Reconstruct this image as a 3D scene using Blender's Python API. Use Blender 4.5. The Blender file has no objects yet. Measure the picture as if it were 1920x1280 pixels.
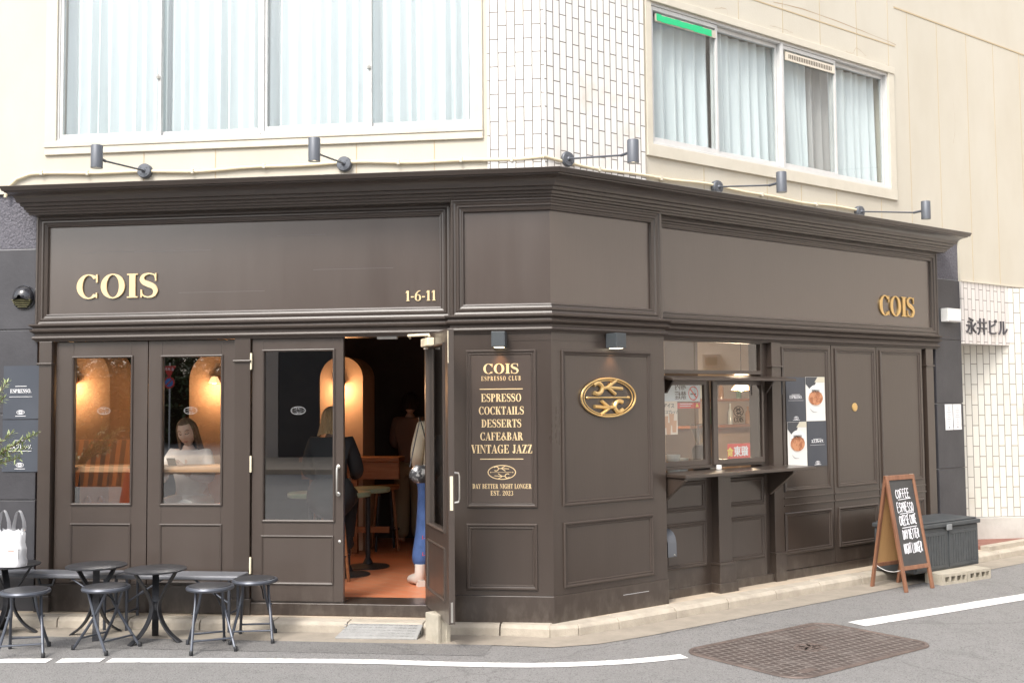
import bpy, bmesh, math, random
from mathutils import Vector, Matrix
random.seed(7)
R_ = math.radians
scene = bpy.context.scene
COL = scene.collection

# ------------------------------------------------------------------ camera
F = 2000.0; H = 1.75
_p, _r = R_(3.163), R_(-0.505)
FW = Vector((0, math.cos(_p), math.sin(_p)))
_a = Vector((1, 0, 0)); _u = Vector((0, -math.sin(_p), math.cos(_p)))
RT = math.cos(_r)*_a + math.sin(_r)*_u
UP = -math.sin(_r)*_a + math.cos(_r)*_u
cam = bpy.data.cameras.new('camera'); co = bpy.data.objects.new('camera', cam); COL.objects.link(co)
co.matrix_world = Matrix(((RT.x, UP.x, -FW.x, 0), (RT.y, UP.y, -FW.y, 0), (RT.z, UP.z, -FW.z, H), (0, 0, 0, 1)))
cam.lens = 36*F/1920; cam.sensor_width = 36; cam.clip_end = 500; cam.clip_start = .05
scene.camera = co

# ------------------------------------------------------------------ world, sun, exposure
SUN_EL, SUN_AZ = R_(49), R_(207)      # azimuth clockwise from +Y: behind the camera, to its left
w = bpy.data.worlds.new('World'); scene.world = w; w.use_nodes = True
nt = w.node_tree; bg = nt.nodes['Background']
sky = nt.nodes.new('ShaderNodeTexSky'); sky.sky_type = 'NISHITA'; sky.sun_disc = False
sky.sun_elevation = SUN_EL; sky.sun_rotation = SUN_AZ; sky.dust_density = 4; sky.air_density = 1.2; sky.ozone_density = 1
hs = nt.nodes.new('ShaderNodeHueSaturation'); hs.inputs['Saturation'].default_value = .42
nt.links.new(sky.outputs[0], hs.inputs['Color']); nt.links.new(hs.outputs[0], bg.inputs['Color'])
bg.inputs['Strength'].default_value = .15
sl = bpy.data.lights.new('sun', 'SUN'); sl.energy = 1.36; sl.angle = R_(18); sl.color = (1, .95, .87)
so = bpy.data.objects.new('sun', sl); COL.objects.link(so)
sd = Vector((math.sin(SUN_AZ)*math.cos(SUN_EL), math.cos(SUN_AZ)*math.cos(SUN_EL), math.sin(SUN_EL)))
so.rotation_euler = sd.to_track_quat('Z', 'Y').to_euler(); so.location = sd*30
vs = scene.view_settings; vs.view_transform = 'Standard'; vs.look = 'None'; vs.gamma = 1; vs.use_curve_mapping = False
vs.exposure = 1.06
scene.cycles.transparent_max_bounces = 24
scene.cycles.max_bounces = 8

# ------------------------------------------------------------------ frames and measuring helpers
C0 = Vector((0.2966, 8.0837, 0))
def frame(o, ax):
    x = Vector(ax).normalized(); y = Vector((-x.y, x.x, 0))
    return Matrix(((x.x, y.x, 0, o[0]), (x.y, y.y, 0, o[1]), (0, 0, 1, o[2]), (0, 0, 0, 1)))
aL, aR = R_(7.0), R_(37.07)
FL = frame(C0, (math.cos(aL), -math.sin(aL), 0))      # facade along the main street: x to the corner, y into the house
FR = frame(C0, (math.cos(aR), math.sin(aR), 0))       # facade along the side street
I4 = Matrix.Identity(4)
HALF = math.tan((aL+aR)/2)
def ray(px, py): return FW*F + RT*(px-960) - UP*(py-640)
def gp(px, py, z=0.0):
    d = ray(px, py); return Vector((0, 0, H)) + d*((z-H)/d.z)
def lp(fr, px, py, y=0.0):
    n = Vector((fr[0][1], fr[1][1], 0)); o = Vector((fr[0][3], fr[1][3], 0)) + n*y
    d = ray(px, py); q = Vector((0, 0, H)) + d*((o-Vector((0, 0, H))).dot(n)/d.dot(n))
    l = fr.inverted() @ q
    return l.x, l.z
def loc(fr, wpt): return fr.inverted() @ Vector(wpt)
def mirror(fr, px, py, dist, y=.14):
    """where a real thing stands that shows in the glass at px, py: dist metres from the glass plane"""
    x, z = lp(fr, px, py, y)
    n = Vector((fr[0][1], fr[1][1], 0)); o = fr @ Vector((0, y, 0)); d = ray(px, py).normalized()
    P = fr @ Vector((x, y, z)); q = P + d*(dist/d.dot(n))
    return q - n*(2*dist)

# ------------------------------------------------------------------ objects
W = {}
def obj(name, me, m=None, parent=None, fr=I4, smooth=False):
    o = bpy.data.objects.new(name, me); COL.objects.link(o)
    if m is not None:
        ms = m if isinstance(m, (list, tuple)) else [m]
        for k in ms: me.materials.append(k)
    o.matrix_basis = fr
    if parent is not None:
        o.parent = parent; o.matrix_parent_inverse = W[parent.name].inverted()
    W[o.name] = fr.copy()
    if smooth:
        for p in me.polygons: p.use_smooth = True
        try: me.set_sharp_from_angle(angle=R_(38))
        except Exception: pass
    return o
def tag(o, label=None, cat=None, group=None, kind=None):
    if label: o['label'] = label
    if cat: o['category'] = cat
    if group: o['group'] = group
    if kind: o['kind'] = kind
    return o
def thing(name, label, cat, fr=I4, group=None):
    o = bpy.data.objects.new(name, None); COL.objects.link(o); o.empty_display_size = .1
    o.matrix_basis = fr; W[o.name] = fr.copy()
    return tag(o, label, cat, group)
def kids(o): return [c for c in bpy.data.objects if c.parent == o]
def dup(root, fr, label, group=None):
    r = root.copy(); COL.objects.link(r); r.matrix_basis = fr; W[r.name] = fr.copy(); r['label'] = label
    if group: r['group'] = group
    def rec(src, dst):
        for ch in kids(src):
            c = ch.copy(); COL.objects.link(c); c.parent = dst; W[c.name] = I4.copy(); rec(ch, c)
    rec(root, r)
    return r
def TR(x, y, z, rz=0): return Matrix.Translation((x, y, z)) @ Matrix.Rotation(rz, 4, 'Z')

class MB:
    def __init__(s): s.v = []; s.f = []; s.m = []; s.mi = 0; s.uv = None
    def add(s, vs, fs):
        b = len(s.v); s.v += [Vector(v) for v in vs]
        for f in fs: s.f.append([b+i for i in f]); s.m.append(s.mi)
        return s
    def box(s, x0, x1, y0, y1, z0, z1):
        return s.add([(x0,y0,z0),(x1,y0,z0),(x1,y1,z0),(x0,y1,z0),(x0,y0,z1),(x1,y0,z1),(x1,y1,z1),(x0,y1,z1)],
              [(0,3,2,1),(4,5,6,7),(0,1,5,4),(1,2,6,5),(2,3,7,6),(3,0,4,7)])
    def quad(s, *p): return s.add(p, [tuple(range(len(p)))])
    def prism(s, pts, z0, z1):        # plan outline, counter-clockwise
        n = len(pts)
        return s.add([(p[0],p[1],z0) for p in pts]+[(p[0],p[1],z1) for p in pts],
            [tuple(range(n-1,-1,-1)), tuple(range(n,2*n))]+[(i,(i+1)%n,n+(i+1)%n,n+i) for i in range(n)])
    def plate(s, pts, y0, y1):        # outline in x,z given counter-clockwise seen from -y
        n = len(pts)
        return s.add([(p[0],y0,p[1]) for p in pts]+[(p[0],y1,p[1]) for p in pts],
            [tuple(range(n)), tuple(range(2*n-1,n-1,-1))]+[((i+1)%n,i,n+i,n+(i+1)%n) for i in range(n)])
    def tube(s, pts, r, n=8, cap=True):
        pts = [Vector(p) for p in pts]; k = len(pts); rs = r if isinstance(r, (list, tuple)) else [r]*k
        b = len(s.v); nrm = None
        for i, p in enumerate(pts):
            t = (pts[min(i+1,k-1)]-pts[max(i-1,0)]).normalized()
            if nrm is None: nrm = t.cross(Vector((0,0,1)) if abs(t.z) < .9 else Vector((1,0,0))).normalized()
            else: nrm = (nrm - t*nrm.dot(t)).normalized()
            bn = t.cross(nrm)
            for j in range(n):
                a = 2*math.pi*j/n; s.v.append(p+(nrm*math.cos(a)+bn*math.sin(a))*rs[i])
        for i in range(k-1):
            for j in range(n):
                s.f.append([b+i*n+j, b+i*n+(j+1)%n, b+(i+1)*n+(j+1)%n, b+(i+1)*n+j]); s.m.append(s.mi)
        if cap:
            s.f.append([b+j for j in range(n-1,-1,-1)]); s.m.append(s.mi)
            s.f.append([b+(k-1)*n+j for j in range(n)]); s.m.append(s.mi)
        return s
    def lathe(s, prof, n=24, c=(0,0,0), ax='z', cap=True):
        b = len(s.v); k = len(prof)
        for r, h in prof:
            for j in range(n):
                a = 2*math.pi*j/n; x, y = r*math.cos(a), r*math.sin(a)
                q = {'z': (x, y, h), 'y': (x, h, y), 'x': (h, x, y)}[ax]
                s.v.append(Vector(c)+Vector(q))
        for i in range(k-1):
            for j in range(n):
                f = [b+i*n+j, b+i*n+(j+1)%n, b+(i+1)*n+(j+1)%n, b+(i+1)*n+j]
                s.f.append(f if ax != 'y' else f[::-1]); s.m.append(s.mi)
        if cap:
            for i, rev in ((0, True), (k-1, False)):
                if prof[i][0] > 1e-5:
                    f = [b+i*n+j for j in range(n)]
                    if rev != (ax == 'y'): f = f[::-1]
                    s.f.append(f); s.m.append(s.mi)
        return s
    def loops(s, ls, closed=True):    # strip between successive loops of equal length
        b = len(s.v); n = len(ls[0])
        for l in ls: s.v += [Vector(p) for p in l]
        for i in range(len(ls)-1):
            for j in range(n if closed else n-1):
                s.f.append([b+i*n+j, b+i*n+(j+1)%n, b+(i+1)*n+(j+1)%n, b+(i+1)*n+j]); s.m.append(s.mi)
        return s
    def rframe(s, x0, x1, z0, z1, prof, y):   # mitred moulding round a rectangle; prof (inset, out)
        return s.loops([[(x0+i, y-o, z0+i), (x1-i, y-o, z0+i), (x1-i, y-o, z1-i), (x0+i, y-o, z1-i)] for i, o in prof])
    def ell(s, c, r, n=12, k=8):
        return s.lathe_s(c, r, n, k)
    def lathe_s(s, c, r, n, k):
        b = len(s.v)
        for i in range(k+1):
            th = math.pi*i/k
            for j in range(n):
                a = 2*math.pi*j/n
                s.v.append(Vector((c[0]+r[0]*math.sin(th)*math.cos(a), c[1]+r[1]*math.sin(th)*math.sin(a), c[2]-r[2]*math.cos(th))))
        for i in range(k):
            for j in range(n):
                s.f.append([b+i*n+j, b+i*n+(j+1)%n, b+(i+1)*n+(j+1)%n, b+(i+1)*n+j]); s.m.append(s.mi)
        return s
    def mesh(s, name):
        me = bpy.data.meshes.new(name); me.from_pydata([tuple(v) for v in s.v], [], s.f)
        for p, i in zip(me.polygons, s.m): p.material_index = i
        bm = bmesh.new(); bm.from_mesh(me); bmesh.ops.remove_doubles(bm, verts=bm.verts, dist=1e-6)
        bmesh.ops.recalc_face_normals(bm, faces=bm.faces); bm.to_mesh(me); bm.free()
        return me
    def build(s, name, m, parent=None, fr=I4, smooth=False, bevel=0, seg=2):
        o = obj(name, s.mesh(name), m, parent, fr, smooth)
        if bevel:
            b = o.modifiers.new('bevel', 'BEVEL'); b.width = bevel; b.segments = seg; b.limit_method = 'ANGLE'; b.angle_limit = R_(40)
            b.harden_normals = False
        return o

# ------------------------------------------------------------------ materials
def newmat(name):
    m = bpy.data.materials.new(name); m.use_nodes = True
    n = m.node_tree; return m, n, n.nodes['Principled BSDF']
def node(n, t, **kw):
    k = n.nodes.new(t)
    for a, v in kw.items(): setattr(k, a, v)
    return k
def M(name, c, rough=.5, metal=0, c2=None, scale=4, bump=0, bscale=60, stretch=(1,1,1), emit=0, spec=.5, coat=0, rvar=0, detail=6, contrast=(.35,.65), trans=0):
    m, n, b = newmat(name)
    b.inputs['Base Color'].default_value = (*c, 1); b.inputs['Roughness'].default_value = rough; b.inputs['Metallic'].default_value = metal
    b.inputs['Specular IOR Level'].default_value = spec
    if coat: b.inputs['Coat Weight'].default_value = coat; b.inputs['Coat Roughness'].default_value = .12
    if emit: b.inputs['Emission Color'].default_value = (*c, 1); b.inputs['Emission Strength'].default_value = emit
    if c2 or bump or rvar:
        tc = node(n, 'ShaderNodeTexCoord'); mp = node(n, 'ShaderNodeMapping'); mp.inputs['Scale'].default_value = stretch
        n.links.new(tc.outputs['Object'], mp.inputs['Vector'])
    if c2 or rvar:
        no = node(n, 'ShaderNodeTexNoise'); no.inputs['Scale'].default_value = scale; no.inputs['Detail'].default_value = detail; no.inputs['Roughness'].default_value = .6
        n.links.new(mp.outputs[0], no.inputs['Vector'])
        rp = node(n, 'ShaderNodeMapRange'); rp.inputs['From Min'].default_value = contrast[0]; rp.inputs['From Max'].default_value = contrast[1]
        n.links.new(no.outputs['Fac'], rp.inputs['Value'])
        if c2:
            mx = node(n, 'ShaderNodeMix', data_type='RGBA'); mx.inputs['A'].default_value = (*c, 1); mx.inputs['B'].default_value = (*c2, 1)
            n.links.new(rp.outputs[0], mx.inputs['Factor']); n.links.new(mx.outputs['Result'], b.inputs['Base Color'])
        if rvar:
            r2 = node(n, 'ShaderNodeMapRange'); r2.inputs['To Min'].default_value = rough; r2.inputs['To Max'].default_value = rough+rvar
            n.links.new(rp.outputs[0], r2.inputs['Value']); n.links.new(r2.outputs[0], b.inputs['Roughness'])
    if bump:
        nb = node(n, 'ShaderNodeTexNoise'); nb.inputs['Scale'].default_value = bscale; nb.inputs['Detail'].default_value = 5
        n.links.new(mp.outputs[0], nb.inputs['Vector'])
        bu = node(n, 'ShaderNodeBump'); bu.inputs['Strength'].default_value = 1; bu.inputs['Distance'].default_value = bump
        n.links.new(nb.outputs['Fac'], bu.inputs['Height']); n.links.new(bu.outputs[0], b.inputs['Normal'])
    return m

def glass_mat(name, tint=(1,1,1), k=2.0, rough=.0):
    m = bpy.data.materials.new(name); m.use_nodes = True; n = m.node_tree; n.nodes.clear()
    out = node(n, 'ShaderNodeOutputMaterial'); tr = node(n, 'ShaderNodeBsdfTransparent'); tr.inputs[0].default_value = (*tint, 1)
    gl = node(n, 'ShaderNodeBsdfGlossy'); gl.inputs['Roughness'].default_value = rough
    ge = node(n, 'ShaderNodeNewGeometry'); dt = node(n, 'ShaderNodeVectorMath', operation='DOT_PRODUCT')
    n.links.new(ge.outputs['Normal'], dt.inputs[0]); n.links.new(ge.outputs['Incoming'], dt.inputs[1])
    ab = node(n, 'ShaderNodeMath', operation='ABSOLUTE'); n.links.new(dt.outputs['Value'], ab.inputs[0])
    iv = node(n, 'ShaderNodeMath', operation='SUBTRACT', use_clamp=True); iv.inputs[0].default_value = 1; n.links.new(ab.outputs[0], iv.inputs[1])
    pw = node(n, 'ShaderNodeMath', operation='POWER'); pw.inputs[1].default_value = 5; n.links.new(iv.outputs[0], pw.inputs[0])
    mu = node(n, 'ShaderNodeMath', operation='MULTIPLY_ADD', use_clamp=True); mu.inputs[1].default_value = .95; mu.inputs[2].default_value = .043*k; n.links.new(pw.outputs[0], mu.inputs[0])
    mx = node(n, 'ShaderNodeMixShader')
    n.links.new(mu.outputs[0], mx.inputs[0])
    n.links.new(tr.outputs[0], mx.inputs[1]); n.links.new(gl.outputs[0], mx.inputs[2]); n.links.new(mx.outputs[0], out.inputs[0])
    return m

def tile_mat(name, tw=.067, th=.218, c1=(.80,.79,.77), c2=(.74,.72,.69), mortar=(.19,.175,.16), gap=.0042, uv=False, rough=.28):
    m, n, b = newmat(name); b.inputs['Roughness'].default_value = rough
    tc = node(n, 'ShaderNodeTexCoord'); sp = node(n, 'ShaderNodeSeparateXYZ'); cb = node(n, 'ShaderNodeCombineXYZ')
    n.links.new(tc.outputs['UV' if uv else 'Object'], sp.inputs[0])
    n.links.new(sp.outputs['Y' if uv else 'Z'], cb.inputs['X']); n.links.new(sp.outputs['X'], cb.inputs['Y'])
    br = node(n, 'ShaderNodeTexBrick'); br.offset = .5; br.offset_frequency = 2
    for k, v in (('Scale', 1), ('Mortar Size', gap), ('Mortar Smooth', .1), ('Bias', 0), ('Brick Width', th), ('Row Height', tw)): br.inputs[k].default_value = v
    br.inputs['Color1'].default_value = (*c1, 1); br.inputs['Color2'].default_value = (*c2, 1); br.inputs['Mortar'].default_value = (*mortar, 1)
    n.links.new(cb.outputs[0], br.inputs['Vector'])
    no = node(n, 'ShaderNodeTexNoise'); no.inputs['Scale'].default_value = 3; no.inputs['Detail'].default_value = 8
    n.links.new(tc.outputs['Object'], no.inputs['Vector'])
    rp = node(n, 'ShaderNodeMapRange'); rp.inputs['From Min'].default_value = .58; rp.inputs['From Max'].default_value = .8; rp.inputs['To Max'].default_value = .55
    n.links.new(no.outputs['Fac'], rp.inputs['Value'])
    mx = node(n, 'ShaderNodeMix', data_type='RGBA'); mx.inputs['B'].default_value = (.50,.42,.32,1)
    n.links.new(rp.outputs[0], mx.inputs['Factor']); n.links.new(br.outputs['Color'], mx.inputs['A']); n.links.new(mx.outputs['Result'], b.inputs['Base Color'])
    bu = node(n, 'ShaderNodeBump'); bu.invert = True; bu.inputs['Distance'].default_value = .004
    n.links.new(br.outputs['Fac'], bu.inputs['Height']); n.links.new(bu.outputs[0], b.inputs['Normal'])
    rr = node(n, 'ShaderNodeMapRange'); rr.inputs['To Min'].default_value = rough; rr.inputs['To Max'].default_value = .9
    n.links.new(br.outputs['Fac'], rr.inputs['Value']); n.links.new(rr.outputs[0], b.inputs['Roughness'])
    return m

def paint_mat(name, c, c2, rough=.3, streak=True):
    """dark painted timber: faint blotches, vertical brush streaks and wear in the gloss"""
    m, n, b = newmat(name); b.inputs['Specular IOR Level'].default_value = .62; b.inputs['Coat Weight'].default_value = .5; b.inputs['Coat Roughness'].default_value = .24
    tc = node(n, 'ShaderNodeTexCoord')
    def noise(scale, stretch, det=5):
        mp = node(n, 'ShaderNodeMapping'); mp.inputs['Scale'].default_value = stretch; n.links.new(tc.outputs['Object'], mp.inputs[0])
        no = node(n, 'ShaderNodeTexNoise'); no.inputs['Scale'].default_value = scale; no.inputs['Detail'].default_value = det; no.inputs['Roughness'].default_value = .62
        n.links.new(mp.outputs[0], no.inputs['Vector']); return no
    a = noise(1.3, (1,1,.6)); s = noise(2.2, (2.2,2.2,.22), 7); g = noise(90, (1,1,.12), 3)
    ad = node(n, 'ShaderNodeMath', operation='MULTIPLY_ADD'); ad.inputs[1].default_value = .5
    n.links.new(a.outputs['Fac'], ad.inputs[0])
    h = node(n, 'ShaderNodeMath', operation='MULTIPLY'); h.inputs[1].default_value = .5; n.links.new(s.outputs['Fac'], h.inputs[0]); n.links.new(h.outputs[0], ad.inputs[2])
    rp = node(n, 'ShaderNodeMapRange'); rp.inputs['From Min'].default_value = .30; rp.inputs['From Max'].default_value = .72; n.links.new(ad.outputs[0], rp.inputs['Value'])
    mx = node(n, 'ShaderNodeMix', data_type='RGBA'); mx.inputs['A'].default_value = (*c, 1); mx.inputs['B'].default_value = (*c2, 1)
    n.links.new(rp.outputs[0], mx.inputs['Factor']); n.links.new(mx.outputs['Result'], b.inputs['Base Color'])
    r2 = node(n, 'ShaderNodeMapRange'); r2.inputs['To Min'].default_value = rough; r2.inputs['To Max'].default_value = rough+.14
    n.links.new(rp.outputs[0], r2.inputs['Value']); n.links.new(r2.outputs[0], b.inputs['Roughness'])
    sz = node(n, 'ShaderNodeSeparateXYZ'); n.links.new(tc.outputs['Object'], sz.inputs[0])
    dz = node(n, 'ShaderNodeMapRange'); dz.inputs['From Min'].default_value = .34; dz.inputs['From Max'].default_value = .08; n.links.new(sz.outputs['Z'], dz.inputs['Value'])
    sp = noise(14, (1,1,.5), 8); sr = node(n, 'ShaderNodeMapRange'); sr.inputs['From Min'].default_value = .46; sr.inputs['From Max'].default_value = .70; sr.inputs['To Max'].default_value = .42; n.links.new(sp.outputs['Fac'], sr.inputs['Value'])
    dm = node(n, 'ShaderNodeMath', operation='MULTIPLY'); n.links.new(dz.outputs[0], dm.inputs[0]); n.links.new(sr.outputs[0], dm.inputs[1])
    md = node(n, 'ShaderNodeMix', data_type='RGBA'); md.inputs['B'].default_value = (.17,.15,.125,1); n.links.new(dm.outputs[0], md.inputs['Factor']); n.links.new(mx.outputs['Result'], md.inputs['A']); n.links.new(md.outputs['Result'], b.inputs['Base Color'])
    bu = node(n, 'ShaderNodeBump'); bu.inputs['Distance'].default_value = .0006; n.links.new(g.outputs['Fac'], bu.inputs['Height']); n.links.new(bu.outputs[0], b.inputs['Normal'])
    return m

def road_mat(name, base, dark, light, patch):
    m, n, b = newmat(name); b.inputs['Roughness'].default_value = .88
    tc = node(n, 'ShaderNodeTexCoord')
    def noise(sc, det=4, r=.6):
        no = node(n, 'ShaderNodeTexNoise'); no.inputs['Scale'].default_value = sc; no.inputs['Detail'].default_value = det; no.inputs['Roughness'].default_value = r
        n.links.new(tc.outputs['Object'], no.inputs['Vector']); return no
    def mixc(f, lo, hi, A, B):
        rp = node(n, 'ShaderNodeMapRange'); rp.inputs['From Min'].default_value = lo; rp.inputs['From Max'].default_value = hi; n.links.new(f, rp.inputs['Value'])
        mx = node(n, 'ShaderNodeMix', data_type='RGBA'); n.links.new(rp.outputs[0], mx.inputs['Factor'])
        for k, v in (('A', A), ('B', B)):
            if isinstance(v, tuple): mx.inputs[k].default_value = (*v, 1)
            else: n.links.new(v, mx.inputs[k])
        return mx.outputs['Result']
    vo = node(n, 'ShaderNodeTexVoronoi'); vo.inputs['Scale'].default_value = 130; n.links.new(tc.outputs['Object'], vo.inputs['Vector'])
    big = noise(.7, 6); mid = noise(6, 8, .7); fine = noise(240, 3)
    c = mixc(big.outputs['Fac'], .38, .62, base, patch)
    c = mixc(mid.outputs['Fac'], .5, .74, c, dark)
    ve = node(n, 'ShaderNodeTexVoronoi', feature='DISTANCE_TO_EDGE'); ve.inputs['Scale'].default_value = .55
    wn = noise(2.5, 6, .65); wm = node(n, 'ShaderNodeMix', data_type='RGBA'); wm.inputs['Factor'].default_value = .22; n.links.new(tc.outputs['Object'], wm.inputs['A']); n.links.new(wn.outputs['Color'], wm.inputs['B']); n.links.new(wm.outputs['Result'], ve.inputs['Vector'])
    ck = node(n, 'ShaderNodeMapRange'); ck.inputs['From Min'].default_value = .0016; ck.inputs['From Max'].default_value = .005; ck.inputs['To Min'].default_value = .75; ck.inputs['To Max'].default_value = 1; n.links.new(ve.outputs['Distance'], ck.inputs['Value'])
    cm_ = node(n, 'ShaderNodeMix', data_type='RGBA', blend_type='MULTIPLY'); cm_.inputs['Factor'].default_value = 1; n.links.new(c, cm_.inputs['A']); n.links.new(ck.outputs[0], cm_.inputs['B']); c = cm_.outputs['Result']
    oil = noise(1.7, 3, .5); c = mixc(oil.outputs['Fac'], .62, .78, c, tuple(v*.72 for v in base))
    sp = node(n, 'ShaderNodeSeparateColor'); n.links.new(vo.outputs['Color'], sp.inputs[0])
    c = mixc(sp.outputs[0], .72, .98, c, light); c = mixc(sp.outputs[1], .80, 1.0, c, tuple(v*.62 for v in dark))
    c = mixc(fine.outputs['Fac'], .56, .80, c, dark)
    n.links.new(c, b.inputs['Base Color'])
    bu = node(n, 'ShaderNodeBump'); bu.inputs['Distance'].default_value = .004; n.links.new(vo.outputs['Distance'], bu.inputs['Height']); n.links.new(bu.outputs[0], b.inputs['Normal'])
    return m

paint = paint_mat('dark_paint', (.040,.0285,.0225), (.053,.039,.0315), .26)
paint_sign = paint_mat('dark_paint_sign', (.056,.039,.031), (.070,.0515,.042), .27)
paint_sign.node_tree.nodes['Principled BSDF'].inputs['Coat Weight'].default_value = 1.0; paint_sign.node_tree.nodes['Principled BSDF'].inputs['Coat IOR'].default_value = 1.62
paint_door = paint_mat('dark_paint_door', (.052,.038,.031), (.064,.0485,.0405), .28)
paint_bead = paint_mat('dark_paint_bead', (.050,.037,.031), (.062,.048,.040), .42)
for k_ in ('Coat Weight',): paint_bead.node_tree.nodes['Principled BSDF'].inputs[k_].default_value = .12
paint_bead.node_tree.nodes['Principled BSDF'].inputs['Specular IOR Level'].default_value = .45
stonegrey = M('grey_concrete_panel', (.042,.041,.047), .5, c2=(.058,.057,.064), scale=2.5, bump=.0012, bscale=40)
stucco = M('rough_grey_stucco', (.10,.098,.115), .85, c2=(.16,.155,.18), scale=40, bump=.02, bscale=55)
beige = M('beige_wall', (.57,.535,.455), .75, c2=(.535,.495,.41), scale=1.6, bump=.001, bscale=120, stretch=(1,1,.5))
beige_trim = M('beige_trim', (.58,.54,.45), .65, c2=(.62,.58,.49), scale=6)
tile = tile_mat('white_tile')
tile_uv = tile_mat('cream_tile', .079, .236, (.70,.68,.62), (.62,.60,.545), (.25,.23,.20), .0042, uv=True, rough=.45)
tile_band = tile_mat('pale_tile', .079, .236, (.72,.69,.66), (.66,.62,.60), (.25,.22,.21), .004, rough=.4)
alu = M('white_aluminium', (.62,.62,.61), .35, metal=0, c2=(.57,.57,.56), scale=8)
alu_grey = M('grey_aluminium', (.45,.45,.45), .4, metal=.5)
curtain_m = M('white_curtain', (.68,.71,.715), .9, c2=(.62,.655,.665), scale=3, stretch=(6,6,.3))
glass = glass_mat('window_glass', (.93,.95,.94), 6.5)
glass_up = glass_mat('upper_glass', (.92,.97,.98), 2.2)
glass_kiosk = glass_mat('kiosk_glass', (.92,.94,.93), 4.2)
gold = M('gold_letter', (.80,.62,.36), .42, metal=.15, c2=(.74,.56,.32), scale=9)
gold_metal = M('gold_metal', (.72,.50,.22), .32, metal=.75)
lampgrey = M('lamp_grey', (.12,.13,.15), .5, metal=.3)
slate = M('slate_grey', (.055,.063,.070), .5)
black = M('black_metal', (.026,.027,.032), .42, metal=.3, c2=(.045,.046,.052), scale=20)
blackish = M('black_plastic', (.022,.023,.026), .5)
steelgrey = M('stool_tube', (.085,.092,.115), .38, metal=.5, c2=(.09,.10,.12), scale=14)
cream_plastic = M('cream_plastic', (.78,.70,.52), .5)
white_plastic = M('white_plastic', (.82,.82,.80), .4)
steel = M('steel', (.62,.60,.56), .3, metal=.9)
concrete = M('kerb_concrete', (.47,.42,.35), .9, c2=(.36,.32,.265), scale=7, bump=.003, bscale=90, detail=10)
gutter_m = M('gutter_concrete', (.33,.29,.24), .92, c2=(.265,.235,.195), scale=5, bump=.003, bscale=120, detail=10)
pave_top = M('pavement_top', (.52,.43,.33), .9, c2=(.44,.37,.29), scale=6, bump=.003, bscale=80)
asphalt = road_mat('asphalt', (.205,.200,.196), (.172,.168,.165), (.250,.245,.240), (.222,.217,.213))
line_paint = M('white_line', (.76,.75,.735), .7, c2=(.30,.292,.285), scale=16, bump=.001, bscale=150, contrast=(.585,.70), detail=12)
wood = M('reddish_wood', (.27,.13,.075), .5, c2=(.18,.08,.046), scale=5, stretch=(6,6,.6), bump=.0006, bscale=60)
board_back = M('plywood', (.50,.30,.13), .6, c2=(.42,.24,.10), scale=3, stretch=(3,3,.4))
chalkboard = M('chalkboard', (.045,.045,.046), .6, c2=(.06,.06,.06), scale=5)
chalk = M('white_marker', (.85,.85,.90), .6)
boxgrey = M('deck_box', (.065,.072,.078), .5, c2=(.05,.056,.06), scale=9)
cinder = M('cinder_block', (.46,.42,.345), .95, c2=(.37,.335,.27), scale=12, bump=.004, bscale=160)
iron = M('rusty_iron', (.20,.155,.135), .65, metal=.35, c2=(.125,.10,.09), scale=5, detail=9)
poster_dark = M('dark_poster', (.05,.058,.075), .4, c2=(.06,.068,.085), scale=2)
poster_white = M('poster_white', (.80,.79,.76), .45)
ink_white = M('ink_white', (.80,.80,.82), .6)
ink_black = M('ink_black', (.03,.03,.03), .6)
ink_grey = M('ink_grey', (.45,.45,.47), .6)
orange_coffee = M('coffee_orange', (.58,.27,.14), .5, c2=(.36,.13,.06), scale=22, contrast=(.45,.6))
red = M('sign_red', (.65,.05,.04), .45)
blue = M('sign_blue', (.05,.22,.60), .45)
orange = M('barrier_orange', (.80,.22,.05), .5)
green_tape = M('green_tape', (.02,.55,.22), .5)
yellow = M('yellow_paint', (.80,.62,.10), .5)
bulb = M('bulb_glow', (1,.82,.55), .5, emit=12)
led = M('led_glow', (1,.86,.62), .5, emit=2.2)
plaster = M('arch_plaster', (.52,.36,.25), .9, c2=(.58,.41,.30), scale=4, bump=.002, bscale=30)
darkwall = M('dark_interior_wall', (.050,.038,.032), .7, c2=(.065,.05,.042), scale=3)
greentop = M('green_tabletop', (.23,.30,.20), .35, c2=(.30,.36,.25), scale=6)
barwood = M('bar_wood', (.34,.14,.06), .45, c2=(.24,.09,.035), scale=5, stretch=(.6,6,6))
counterwood = M('counter_wood', (.55,.32,.18), .5, c2=(.45,.25,.13), scale=5, stretch=(.6,6,6))
def floor_mat():
    m, n, b = newmat('terracotta_tiles'); b.inputs['Roughness'].default_value = .4
    tc = node(n, 'ShaderNodeTexCoord'); br = node(n, 'ShaderNodeTexBrick'); br.offset = .5
    mp = node(n, 'ShaderNodeMapping'); mp.inputs['Rotation'].default_value = (0, 0, R_(45)); n.links.new(tc.outputs['Object'], mp.inputs[0])
    for k, v in (('Scale', 1), ('Mortar Size', .004), ('Brick Width', .26), ('Row Height', .13)): br.inputs[k].default_value = v
    br.inputs['Color1'].default_value = (.62,.23,.115,1); br.inputs['Color2'].default_value = (.54,.185,.09,1); br.inputs['Mortar'].default_value = (.50,.30,.20,1)
    n.links.new(mp.outputs[0], br.inputs['Vector']); n.links.new(br.outputs['Color'], b.inputs['Base Color'])
    return m
terracotta = floor_mat()
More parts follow.
